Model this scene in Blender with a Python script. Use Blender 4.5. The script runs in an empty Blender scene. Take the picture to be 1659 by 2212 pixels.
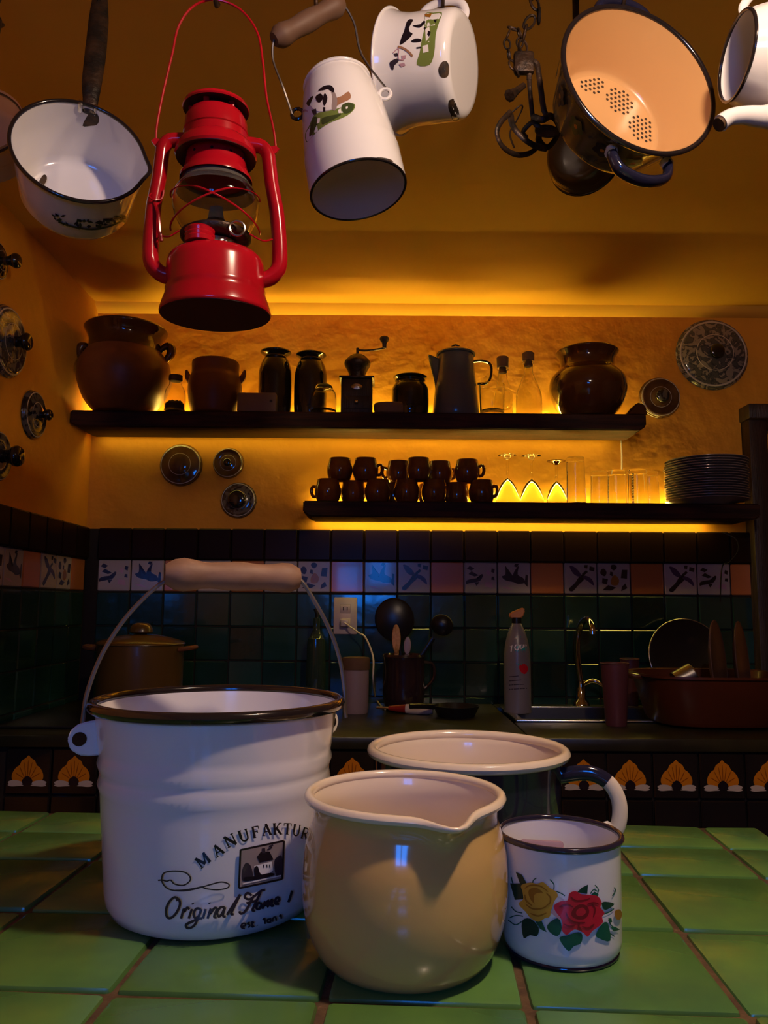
import bpy, bmesh, math, random
from mathutils import Vector, Matrix
random.seed(7)
S = bpy.context.scene
COL = S.collection

# ------------------------------------------------------------------ camera, world, lights, exposure
CZ = 1.15                                   # eye height above the floor
FPX = 1680.0                                # focal length in pixels of the 1659 x 2212 frame
PITCH = math.atan(204 / FPX)
ROLL = math.radians(.4)
_f = Vector((0, math.cos(PITCH), math.sin(PITCH)))
_u0 = Vector((0, -math.sin(PITCH), math.cos(PITCH)))
_r0 = Vector((1, 0, 0))
_r = _r0 * math.cos(ROLL) + _u0 * math.sin(ROLL)
_u = _u0 * math.cos(ROLL) - _r0 * math.sin(ROLL)
CAM = Vector((0, 0, CZ))
cd = bpy.data.cameras.new('camera')
cam = bpy.data.objects.new('camera', cd)
COL.objects.link(cam)
cam.matrix_world = Matrix(((_r.x, _u.x, -_f.x, 0), (_r.y, _u.y, -_f.y, 0), (_r.z, _u.z, -_f.z, CZ), (0, 0, 0, 1)))
cd.sensor_fit = 'VERTICAL'
cd.sensor_height = 36
cd.lens = FPX / 2212 * 36
cd.clip_start = .02
S.camera = cam
S.view_settings.view_transform = 'Standard'
S.view_settings.look = 'None'
S.view_settings.gamma = 1
S.view_settings.use_curve_mapping = False
S.view_settings.exposure = -0.1
W = bpy.data.worlds.new('night')
S.world = W
W.use_nodes = True
W.node_tree.nodes['Background'].inputs[0].default_value = (.25, .35, .7, 1)
W.node_tree.nodes['Background'].inputs[1].default_value = .004

LAMP = Vector((.35, .32, CZ + .76))         # bulb of the pendant lamp beside the table
ld = bpy.data.lights.new('pendant_bulb_light', 'POINT')
ld.energy = 27
ld.color = (1, .71, .51)
ld.shadow_soft_size = .028
lo = bpy.data.objects.new('pendant_bulb_light', ld)
lo.location = LAMP
COL.objects.link(lo)
LED_COL = (1, .78, .14)
LED_UP1, LED_DN1, LED_UP2, LED_DN2 = 145, 12, 118, 38
WINDOW_GLOW = 17


def ray(px, py):
    return _f * FPX + _r * (px - 829.5) - _u * (py - 1106)


def PY(px, py, y):
    d = ray(px, py)
    return CAM + d * (y / d.y)


def PZ(px, py, z):
    d = ray(px, py)
    return CAM + d * ((z - CZ) / d.z)


def PX(px, py, x):
    d = ray(px, py)
    return CAM + d * (x / d.x)


def hz(py, y, px=830):
    return PY(px, py, y).z


# ------------------------------------------------------------------ materials
def srgb(c):
    return tuple(((v / 255) / 12.92 if v / 255 <= .04045 else ((v / 255 + .055) / 1.055) ** 2.4) for v in c)


MATS = {}


def mat(name, col, rough=.5, metal=0., spec=.5, col2=None, nscale=8., ramp=(.4, .62), detail=4., rand=0., bump=0., bscale=30.,
        coat=0., trans=0., ior=1.45, emit=None, estr=0., stretch=None, sheen=0., alpha=1.):
    if name in MATS:
        return MATS[name]
    m = bpy.data.materials.new(name)
    m.use_nodes = True
    nt = m.node_tree
    b = nt.nodes['Principled BSDF']
    b.inputs['Base Color'].default_value = (*col, 1)
    b.inputs['Roughness'].default_value = rough
    b.inputs['Metallic'].default_value = metal
    b.inputs['Specular IOR Level'].default_value = spec
    b.inputs['IOR'].default_value = ior
    b.inputs['Transmission Weight'].default_value = trans
    b.inputs['Coat Weight'].default_value = coat
    b.inputs['Coat Roughness'].default_value = .05
    if emit:
        b.inputs['Emission Color'].default_value = (*emit, 1)
        b.inputs['Emission Strength'].default_value = estr
    tc = nt.nodes.new('ShaderNodeTexCoord')
    vec = tc.outputs['Object']
    if rand or stretch:
        mp = nt.nodes.new('ShaderNodeMapping')
        nt.links.new(vec, mp.inputs[0])
        if stretch:
            mp.inputs['Scale'].default_value = stretch
        if rand:
            oi = nt.nodes.new('ShaderNodeObjectInfo')
            mul = nt.nodes.new('ShaderNodeMath')
            mul.operation = 'MULTIPLY'
            mul.inputs[1].default_value = 37.
            nt.links.new(oi.outputs['Random'], mul.inputs[0])
            cx = nt.nodes.new('ShaderNodeCombineXYZ')
            for i in range(3):
                nt.links.new(mul.outputs[0], cx.inputs[i])
            nt.links.new(cx.outputs[0], mp.inputs['Location'])
        vec = mp.outputs[0]
    out = None
    if col2:
        n = nt.nodes.new('ShaderNodeTexNoise')
        n.inputs['Scale'].default_value = nscale
        n.inputs['Detail'].default_value = detail
        nt.links.new(vec, n.inputs['Vector'])
        cr = nt.nodes.new('ShaderNodeValToRGB')
        cr.color_ramp.elements[0].position = ramp[0]
        cr.color_ramp.elements[1].position = ramp[1]
        cr.color_ramp.elements[0].color = (*col, 1)
        cr.color_ramp.elements[1].color = (*col2, 1)
        nt.links.new(n.outputs['Fac'], cr.inputs[0])
        out = cr.outputs[0]
    if rand:
        hs = nt.nodes.new('ShaderNodeHueSaturation')
        mr = nt.nodes.new('ShaderNodeMapRange')
        mr.inputs['To Min'].default_value = 1 - rand
        mr.inputs['To Max'].default_value = 1 + rand
        oi2 = nt.nodes.new('ShaderNodeObjectInfo')
        nt.links.new(oi2.outputs['Random'], mr.inputs[0])
        nt.links.new(mr.outputs[0], hs.inputs['Value'])
        if out:
            nt.links.new(out, hs.inputs['Color'])
        else:
            hs.inputs['Color'].default_value = (*col, 1)
        out = hs.outputs[0]
    if out:
        nt.links.new(out, b.inputs['Base Color'])
    if bump:
        n2 = nt.nodes.new('ShaderNodeTexNoise')
        n2.inputs['Scale'].default_value = bscale
        n2.inputs['Detail'].default_value = 3
        nt.links.new(vec, n2.inputs['Vector'])
        bp = nt.nodes.new('ShaderNodeBump')
        bp.inputs['Strength'].default_value = bump
        bp.inputs['Distance'].default_value = .01
        nt.links.new(n2.outputs['Fac'], bp.inputs['Height'])
        nt.links.new(bp.outputs[0], b.inputs['Normal'])
    MATS[name] = m
    return m


def pattern_mat(name, base, ink, scale=26., rough=.12, thr=.5, ink2=None):
    """glazed pottery with scrolling painted pattern"""
    if name in MATS:
        return MATS[name]
    m = mat(name, base, rough, coat=.4)
    nt = m.node_tree
    b = nt.nodes['Principled BSDF']
    tc = nt.nodes.new('ShaderNodeTexCoord')
    n = nt.nodes.new('ShaderNodeTexNoise')
    n.inputs['Scale'].default_value = scale
    n.inputs['Detail'].default_value = 3
    n.inputs['Distortion'].default_value = 1.6
    oi = nt.nodes.new('ShaderNodeObjectInfo')
    ad = nt.nodes.new('ShaderNodeVectorMath')
    ad.operation = 'ADD'
    nt.links.new(tc.outputs['Object'], ad.inputs[0])
    nt.links.new(oi.outputs['Random'], ad.inputs[1])
    nt.links.new(ad.outputs[0], n.inputs['Vector'])
    cr = nt.nodes.new('ShaderNodeValToRGB')
    cr.color_ramp.elements[0].position = thr - .03
    cr.color_ramp.elements[1].position = thr + .03
    cr.color_ramp.elements[0].color = (*ink, 1)
    cr.color_ramp.elements[1].color = (*base, 1)
    if ink2:
        e = cr.color_ramp.elements.new(thr - .1)
        e.color = (*ink2, 1)
    nt.links.new(n.outputs['Fac'], cr.inputs[0])
    nt.links.new(cr.outputs[0], b.inputs['Base Color'])
    return m


enamel = mat('white_enamel', (.80, .77, .74), .16, coat=.6, spec=.5, bump=.02, bscale=9)
cream_in = mat('cream_enamel', (.80, .67, .50), .2, coat=.5)
tan = mat('tan_enamel', (.63, .40, .13), .13, coat=.7, bump=.02, bscale=7)
colander_in = mat('orange_enamel', (.64, .37, .15), .22, coat=.5)
navy = mat('navy_enamel', (.012, .012, .03), .12, coat=.6)
blackrim = mat('black_rim_enamel', (.012, .009, .010), .14, coat=.6)
rust = mat('bare_chipped_iron', (.018, .012, .008), .6, col2=(.07, .035, .012), nscale=90)
iron = mat('dark_iron', (.020, .014, .010), .45, metal=.5, col2=(.06, .03, .015), nscale=40, bump=.2, bscale=120)
steel = mat('steel', (.55, .53, .5), .25, metal=1)
wire = mat('galvanised_wire', (.22, .20, .19), .4, metal=.9)
red = mat('red_paint', (.45, .005, .014), .2, coat=.1, spec=.4, col2=(.36, .004, .010), nscale=12)
shadedred = mat('shaded_red_paint', (.06, .004, .004), .4)  # red paint darkened, shade of undersides and cap gap put into the colour
lampglass = mat('lantern_glass', (.93, .92, .9), .02, trans=1, ior=1.25)
sootglass = mat('sooty_glass', (.42, .38, .32), .08, trans=.8, ior=1.2)
glass = mat('clear_glass', (.98, .97, .93), .03, trans=1, ior=1.2)
grip = mat('turned_wood_grip', (.30, .165, .095), .6, col2=(.22, .115, .065), nscale=6, stretch=(1, 12, 12))
plaster = mat('ochre_plaster_wall', (.70, .29, .012), .75, col2=(.57, .22, .008), nscale=2.2, ramp=(.35, .7), bump=.55, bscale=17)
plasterc = mat('ochre_plaster_ceiling', (.72, .35, .030), .8, col2=(.60, .27, .020), nscale=1.4, ramp=(.35, .7), bump=.25, bscale=7)
shelfwood = mat('dark_shelf_wood', (.05, .015, .005), .6, spec=.3, col2=(.02, .007, .003), nscale=5, stretch=(1.2, 14, 14), bump=.35, bscale=22)
framewood = mat('dark_frame_wood', (.035, .015, .008), .5, col2=(.018, .008, .004), nscale=5, stretch=(12, 12, 1), bump=.2)
moldtile = mat('dark_brown_tile', (.014, .005, .0025), .3, spec=.14, rand=.3, bump=.05, bscale=9)
orangetile = mat('terracotta_orange_tile', (.55, .17, .045), .25, rand=.2, coat=.3, bump=.05, bscale=10)
whitetile = mat('cream_picture_tile', (.44, .36, .30), .22, rand=.12, coat=.3, bump=.05, bscale=10)
greentile = mat('green_glazed_wall_tile', (.008, .034, .022), .15, col2=(.012, .045, .038), nscale=6, rand=.35, coat=.5, bump=.18, bscale=12)
tabletile = mat('green_glazed_table_tile', (.097, .225, .048), .24, col2=(.052, .14, .050), nscale=11, ramp=(.38, .72), rand=.18, coat=.12, bump=.035, bscale=9)
grout = mat('brown_grout', (.10, .055, .022), .9, col2=(.06, .03, .013), nscale=60, bump=.4, bscale=90)
darkgrout = mat('dark_grout', (.018, .011, .007), .9)
sunbase = mat('black_glazed_tile', (.010, .009, .010), .15, rand=.2, coat=.5)
countertile = mat('dark_olive_counter', (.026, .024, .009), .35, col2=(.016, .014, .006), nscale=9, bump=.1)
clay = mat('burnt_clay', (.21, .072, .020), .42, col2=(.14, .045, .014), nscale=7, bump=.1, bscale=25)
clayglaze = mat('brown_glaze', (.065, .018, .005), .1, coat=.7, col2=(.06, .017, .006), nscale=9)
mugclay = mat('amber_glazed_clay', (.20, .052, .012), .12, coat=.7, col2=(.13, .032, .008), nscale=12, rand=.2)
blackglaze = mat('black_glaze', (.010, .007, .006), .1, coat=.7)
greyenamel = mat('grey_green_enamel', (.085, .10, .088), .25, coat=.4)
bone = mat('pale_stone', (.20, .135, .07), .6)
rubber = mat('black_plastic', (.009, .008, .008), .3)
whiteplastic = mat('ivory_plastic', (.62, .50, .42), .35)
cork = mat('cork', (.11, .055, .025), .8)
seeds = mat('dark_seeds', (.02, .01, .005), .6)
floormat = mat('terracotta_floor', (.12, .055, .03), .5, col2=(.08, .035, .02), nscale=3)
backwallmat = mat('rear_plaster', (.30, .17, .06), .8)


def ink(name, c, rough=.25):
    return mat('print_' + name, srgb(c), rough, coat=.3)


K_BLACK = ink('black', (26, 20, 30))
K_DARK = ink('dark', (48, 40, 52))
K_GREEN = ink('leaf', (14, 84, 64))
K_GREEN2 = ink('leaf_dark', (8, 52, 44))
K_RED = ink('rose_red', (190, 22, 52))
K_RED2 = ink('rose_dark', (120, 10, 34))
K_YEL = ink('rose_yellow', (200, 150, 52))
K_YEL2 = ink('rose_ochre', (150, 98, 30))
K_GRASS = ink('grass', (112, 128, 62))
K_GRASS2 = ink('grass_dark', (62, 74, 40))
K_BROWN = ink('brown', (160, 116, 86))
K_GREY = ink('grey', (150, 134, 128))
K_WHITE = ink('white', (232, 226, 220))
K_PINK = ink('pink', (190, 150, 160))
K_SUN = ink('sunflower', (214, 128, 20))
K_SUN2 = ink('sunflower_rib', (150, 78, 8))
K_PETAL = ink('pale_petal', (200, 186, 166))
K_BIRD = ink('bird', (40, 26, 34))
K_BIRD2 = ink('bird_violet', (64, 44, 76))


# ------------------------------------------------------------------ mesh helpers
def new_obj(name, verts, faces, m, parent=None, smooth=True, angle=40, mi=None):
    me = bpy.data.meshes.new(name)
    me.from_pydata([tuple(v) for v in verts], [], faces)
    for q in (m if isinstance(m, (list, tuple)) else [m]):
        me.materials.append(q)
    if mi:
        me.polygons.foreach_set('material_index', mi)
    bm = bmesh.new()
    bm.from_mesh(me)
    bmesh.ops.recalc_face_normals(bm, faces=bm.faces)
    bm.to_mesh(me)
    bm.free()
    if smooth:
        me.shade_smooth()
        me.set_sharp_from_angle(angle=math.radians(angle))
    o = bpy.data.objects.new(name, me)
    COL.objects.link(o)
    if parent:
        o.parent = parent
    return o


def tag(o, label=None, cat=None, group=None, kind=None):
    if label:
        o['label'] = label
    if cat:
        o['category'] = cat
    if group:
        o['group'] = group
    if kind:
        o['kind'] = kind
    return o


def thing(name, label, cat, loc=(0, 0, 0), M=None, group=None, rz=0.):
    o = bpy.data.objects.new(name, None)
    o.empty_display_size = .03
    COL.objects.link(o)
    o.matrix_world = M if M is not None else Matrix.Translation(Vector(loc)) @ Matrix.Rotation(rz, 4, 'Z')
    return tag(o, label, cat, group)


def dup(root, M, label=None):
    r = root.copy()
    COL.objects.link(r)
    r.matrix_world = M
    if label:
        r['label'] = label
    for ch in root.children:
        c = ch.copy()
        COL.objects.link(c)
        c.parent = r
        for g in ch.children:
            d = g.copy()
            COL.objects.link(d)
            d.parent = c
    return r


def smooth_path(p, n=6, closed=False):
    p = [Vector(q) for q in p]
    out = []
    N = len(p)
    for i in range(N if closed else N - 1):
        p0 = p[(i - 1) % N] if closed else p[max(i - 1, 0)]
        p1 = p[i]
        p2 = p[(i + 1) % N]
        p3 = p[(i + 2) % N] if closed else p[min(i + 2, N - 1)]
        for k in range(n):
            t = k / n
            out.append(.5 * ((2 * p1) + (p2 - p0) * t + (2 * p0 - 5 * p1 + 4 * p2 - p3) * t * t + (3 * p1 - p0 - 3 * p2 + p3) * t ** 3))
    if not closed:
        out.append(p[-1])
    return out


def lathe(name, prof, m, parent=None, seg=48, deform=None, sm=0, angle=50, arc=None):
    if sm:
        prof = [(max(v.x, 0), v.y) for v in smooth_path([(a, b, 0) for a, b in prof], sm)]
    V, Fc = [], []
    rings = []
    for (r, z) in prof:
        if r < 1e-5:
            V.append((0, 0, z))
            rings.append([len(V) - 1] * seg)
        else:
            idx = []
            for k in range(seg):
                a = 2 * math.pi * k / seg
                p = (r * math.cos(a), r * math.sin(a), z)
                if deform:
                    p = deform(*p)
                V.append(p)
                idx.append(len(V) - 1)
            rings.append(idx)
    for i in range(len(rings) - 1):
        A, B = rings[i], rings[i + 1]
        for k in range(seg):
            k2 = (k + 1) % seg
            q = [A[k], A[k2], B[k2], B[k]]
            q2 = []
            for w in q:
                if w not in q2:
                    q2.append(w)
            if len(q2) > 2:
                Fc.append(q2)
    return new_obj(name, V, Fc, m, parent, angle=angle)


def tube(name, pts, rad, m, parent=None, seg=10, closed=False, flat=1., sm=0, upv=None, cap=True):
    if sm:
        n0 = len(pts)
        rl = rad if isinstance(rad, (list, tuple)) else None
        pts = smooth_path(pts, sm, closed)
        if rl:
            rad = [rl[min(int(i / sm), n0 - 1)] * (1 - (i % sm) / sm) + rl[min(int(i / sm) + 1, n0 - 1)] * ((i % sm) / sm) for i in range(len(pts))]
    pts = [Vector(p) for p in pts]
    N = len(pts)
    V, Fc = [], []
    nrm = None
    for i, p in enumerate(pts):
        if closed:
            t = (pts[(i + 1) % N] - pts[i - 1]).normalized()
        else:
            t = (pts[min(i + 1, N - 1)] - pts[max(i - 1, 0)]).normalized()
        if nrm is None:
            g = Vector(upv) if upv else (Vector((0, 0, 1)) if abs(t.z) < .9 else Vector((1, 0, 0)))
            nrm = (g - t * g.dot(t)).normalized()
        else:
            nrm = (nrm - t * nrm.dot(t)).normalized()
        bn = t.cross(nrm)
        r = rad[min(i, len(rad) - 1)] if isinstance(rad, (list, tuple)) else rad
        for k in range(seg):
            a = 2 * math.pi * k / seg
            V.append(p + nrm * (r * math.cos(a)) + bn * (r * flat * math.sin(a)))
    for i in range(N if closed else N - 1):
        j = (i + 1) % N
        for k in range(seg):
            k2 = (k + 1) % seg
            Fc.append([i * seg + k, i * seg + k2, j * seg + k2, j * seg + k])
    if not closed and cap:
        Fc.append(list(range(seg)))
        Fc.append([(N - 1) * seg + k for k in range(seg)])
    return new_obj(name, V, Fc, m, parent)


def torus(name, R, r, z, m, parent=None, seg=64, s2=10, deform=None, flat=1.):
    prof = [(R + r * math.cos(2 * math.pi * k / s2), z + r * flat * math.sin(2 * math.pi * k / s2)) for k in range(s2 + 1)]
    return lathe(name, prof, m, parent, seg, deform, angle=80)


def box(name, lo, hi, m, parent=None, bev=0., seg=2, jit=0.):
    bm = bmesh.new()
    bmesh.ops.create_cube(bm, size=1)
    for v in bm.verts:
        v.co = Vector([lo[i] + (v.co[i] + .5) * (hi[i] - lo[i]) for i in range(3)])
        if jit:
            v.co += Vector((random.uniform(-jit, jit), random.uniform(-jit, jit), random.uniform(-jit, jit)))
    if bev:
        bmesh.ops.bevel(bm, geom=bm.edges[:], offset=bev, segments=seg, affect='EDGES', profile=.5)
    me = bpy.data.meshes.new(name)
    bm.to_mesh(me)
    bm.free()
    me.materials.append(m)
    me.shade_smooth()
    me.set_sharp_from_angle(angle=math.radians(35))
    o = bpy.data.objects.new(name, me)
    COL.objects.link(o)
    if parent:
        o.parent = parent
    return o


def prism(name, poly, d0, d1, m, parent=None, axis='Y', bev=0.):
    """polygon in (a, b) extruded along axis from d0 to d1"""
    def P(a, b, d):
        return {'Y': (a, d, b), 'X': (d, a, b), 'Z': (a, b, d)}[axis]
    n = len(poly)
    V = [P(a, b, d0) for a, b in poly] + [P(a, b, d1) for a, b in poly]
    Fc = [list(range(n)), list(range(n, 2 * n))] + [[i, (i + 1) % n, n + (i + 1) % n, n + i] for i in range(n)]
    o = new_obj(name, V, Fc, m, parent, angle=30)
    if bev:
        bm = bmesh.new()
        bm.from_mesh(o.data)
        bmesh.ops.bevel(bm, geom=bm.edges[:], offset=bev, segments=2, affect='EDGES')
        bm.to_mesh(o.data)
        bm.free()
    return o


def axis_frame(px, py, y, phi, psi, twist=0.):
    """matrix with origin on the pixel ray at depth y; local +z tilted phi (to the right) in the view and psi away from the eye"""
    p = PY(px, py, y)
    v = (p - CAM).normalized()
    r = v.cross(Vector((0, 0, 1))).normalized()
    u = r.cross(v).normalized()
    phi, psi = math.radians(phi), math.radians(psi)
    z = (u * math.cos(phi) + r * math.sin(phi)) * math.cos(psi) + v * math.sin(psi)
    x = (r * math.cos(phi) - u * math.sin(phi))
    x = (x - z * x.dot(z)).normalized()
    yv = z.cross(x)
    M = Matrix(((x.x, yv.x, z.x, p.x), (x.y, yv.y, z.y, p.y), (x.z, yv.z, z.z, p.z), (0, 0, 0, 1)))
    return M @ Matrix.Rotation(math.radians(twist), 4, 'Z')


# print laid on surfaces of revolution: outlines are traced as pixels, then carried to the surface they lie on
def surf_hit(M, prof, px, py, inner=False):
    Mi = M.inverted()
    o = Mi @ CAM
    d = (Mi.to_3x3() @ ray(px, py)).normalized()
    best = None
    for (r0, z0), (r1, z1) in zip(prof, prof[1:]):
        if abs(z1 - z0) < 1e-6:
            continue
        k = (r1 - r0) / (z1 - z0)
        c0 = r0 + k * (o.z - z0)
        A = d.x ** 2 + d.y ** 2 - (k * d.z) ** 2
        B = 2 * (o.x * d.x + o.y * d.y - k * d.z * c0)
        C = o.x ** 2 + o.y ** 2 - c0 ** 2
        D = B * B - 4 * A * C
        if D < 0 or abs(A) < 1e-9:
            continue
        for s in (-1, 1):
            t = (-B + s * math.sqrt(D)) / (2 * A)
            z = o.z + t * d.z
            if t > 0 and min(z0, z1) - 1e-6 <= z <= max(z0, z1) + 1e-6:
                if best is None or (t > best[0] if inner else t < best[0]):
                    p = o + d * t
                    n = Vector((p.x, p.y, 0)).normalized() - Vector((0, 0, k))
                    best = (t, p, n.normalized())
    return best


class Decal:
    def __init__(s, name, parent, mapf):
        s.name, s.parent, s.map = name, parent, mapf
        s.V, s.F, s.mi, s.mats = [], [], [], []
        s.layer = 0

    def _m(s, m):
        if m not in s.mats:
            s.mats.append(m)
        return s.mats.index(m)

    def fill(s, pts, m, step=7., sharp=False):
        s.layer += 1
        if len(pts) > 4 and not sharp:
            pts = [(q.x, q.y) for q in smooth_path([(a, b, 0) for a, b in pts], 3, True)]
        b = []
        n = len(pts)
        for i in range(n):
            a, c = Vector(pts[i][:2]), Vector(pts[(i + 1) % n][:2])
            k = max(1, int((c - a).length / step))
            b += [a.lerp(c, j / k) for j in range(k)]
        cen = sum(b, Vector((0, 0))) / len(b)
        rings = [[cen.lerp(q, t) for q in b] for t in (.34, .67, 1)]
        P = [s.map(cen.x, cen.y, s.layer)] + [s.map(q.x, q.y, s.layer) for R in rings for q in R]
        if any(p is None for p in P):
            print('decal miss', s.name, s.parent.name if s.parent else '', pts[0])
            return False
        o = len(s.V)
        s.V += P
        N = len(b)
        mi = s._m(m)
        for k in range(N):
            k2 = (k + 1) % N
            s.F.append([o, o + 1 + k, o + 1 + k2])
            s.mi.append(mi)
            for rr in range(2):
                s.F.append([o + 1 + rr * N + k, o + 1 + rr * N + k2, o + 1 + (rr + 1) * N + k2, o + 1 + (rr + 1) * N + k])
                s.mi.append(mi)
        return True

    def stroke(s, pts, w, m, sm=5, step=6., taper=False):
        s.layer += 1
        q = [Vector((a, b, 0)) for a, b in pts]
        if sm and len(q) > 2:
            q = smooth_path(q, sm)
        else:
            r = []
            for a, b in zip(q, q[1:]):
                k = max(1, int((b - a).length / step))
                r += [a.lerp(b, j / k) for j in range(k)]
            q = r + [q[-1]]
        mi = s._m(m)
        prev = None
        n = len(q)
        for i, p in enumerate(q):
            t = q[min(i + 1, n - 1)] - q[max(i - 1, 0)]
            if t.length < 1e-6:
                continue
            t.normalize()
            ww = w * (.35 + .65 * math.sin(math.pi * (i + .5) / n)) if taper else w
            nx = Vector((-t.y, t.x, 0)) * ww / 2
            A, B = s.map(p.x + nx.x, p.y + nx.y, s.layer), s.map(p.x - nx.x, p.y - nx.y, s.layer)
            if A is None or B is None:
                prev = None
                continue
            s.V += [A, B]
            c = len(s.V) - 2
            if prev is not None:
                s.F.append([prev, prev + 1, c + 1, c])
                s.mi.append(mi)
            prev = c

    def build(s):
        if not s.F:
            print('EMPTY DECAL', s.name)
            return None
        return new_obj(s.name, s.V, s.F, s.mats, s.parent, smooth=True, angle=180, mi=s.mi)


def rev_map(M, prof, inner=False, eps=.00022, de=.00003):
    def f(px, py, layer):
        h = surf_hit(M, prof, px, py, inner)
        if h is None:
            return None
        return h[1] + h[2] * ((eps + de * layer) * (-1 if inner else 1))
    return f


def zm(x0, y0, k, pts):
    """points read off an enlarged view, brought back to frame pixels"""
    return [(x0 + k * a, y0 + k * b) for a, b in pts]


# ------------------------------------------------------------------ the room
YB = 2.5          # back wall
XL = -.96         # left wall
ZC = CZ + .995    # ceiling
ZT = CZ - .23     # table top
ZK = CZ - .30     # kitchen counter top
YK = 1.865        # counter front

floor = tag(box('floor', (-1.2, -1.3, -.1), (2.4, 2.7, 0), floormat), kind='structure', label='dark terracotta kitchen floor')
ceil = tag(box('ceiling', (-1.2, -1.3, ZC), (2.4, 2.7, ZC + .1), plasterc), kind='structure', label='ochre plastered ceiling above the shelves')
wb = tag(box('wall_back', (-1.2, YB, 0), (1.17, YB + .12, ZC), plaster), kind='structure', label='ochre plaster wall behind the two lit shelves')
wl = tag(box('wall_left', (XL - .12, -1.2, 0), (XL, YB, ZC), plaster), kind='structure', label='ochre plaster side wall hung with pottery lids')
tag(box('wall_right', (2.3, -1.2, 0), (2.4, 2.7, ZC), backwallmat), kind='structure', label='plaster wall on the far side of the doorway')
wr = tag(box('wall_rear', (-1.2, -1.3, 0), (2.4, -1.2, ZC), backwallmat), kind='structure', label='plaster wall behind the table with dusk window')
cv = [(0, 0), (0, -.030), (-.006, -.028), (-.018, -.018), (-.028, -.006), (-.030, 0)]
tr = tag(prism('trim_1', [(YB + a, ZC + b) for a, b in cv], XL, 1.6, plasterc, axis='X'), kind='structure', label='rounded plaster cove between wall and ceiling')

# doorway at the end of the back wall
dr = tag(box('door_1', (1.172, YB - .05, 0), (1.232, YB + .10, CZ + .62), framewood, bev=.006), kind='structure', label='dark wooden frame of the opening beside the shelves')
box('lintel', (1.165, YB - .07, CZ + .605), (2.28, YB + .10, CZ + .655), framewood, dr, bev=.006)
box('reveal', (1.232, YB + .102, .0), (2.28, YB + .13, CZ + .604), plaster, dr)
tag(box('wall_over_door', (1.17, YB, CZ + .656), (2.3, YB + .12, ZC), plaster), kind='structure', label='ochre plaster above the doorway lintel')

# dusk window behind the camera
win = tag(box('window_1', (-.36, -1.198, CZ + .10), (.06, -1.18, CZ + .58), framewood), kind='structure', label='dark framed window with blue dusk outside')
dusk = mat('dusk_pane', (.02, .03, .05), .1, emit=(.015, .22, 1.), estr=WINDOW_GLOW)
for i in range(2):
    for j in range(2):
        box('pane', (-.33 + i * .19, -1.178, CZ + .13 + j * .22), (-.33 + i * .19 + .16, -1.172, CZ + .13 + j * .22 + .19), dusk, win)

# ---- tiles on the walls
TP = .1065        # tile pitch


def tile_mesh(name, w, h, t, m, bev=.003, jit=0.):
    o = box(name, (-w / 2, -t, -h / 2), (w / 2, 0, h / 2), m, bev=bev, seg=1, jit=jit)
    me = o.data
    bpy.data.objects.remove(o)
    return me


def put(name, me, M, parent, rot_j=.006):
    o = bpy.data.objects.new(name, me)
    COL.objects.link(o)
    o.parent = parent
    o.matrix_world = M @ Matrix.Rotation(random.uniform(-rot_j, rot_j), 4, 'X') @ Matrix.Rotation(random.uniform(-rot_j, rot_j), 4, 'Z')
    return o


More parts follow.
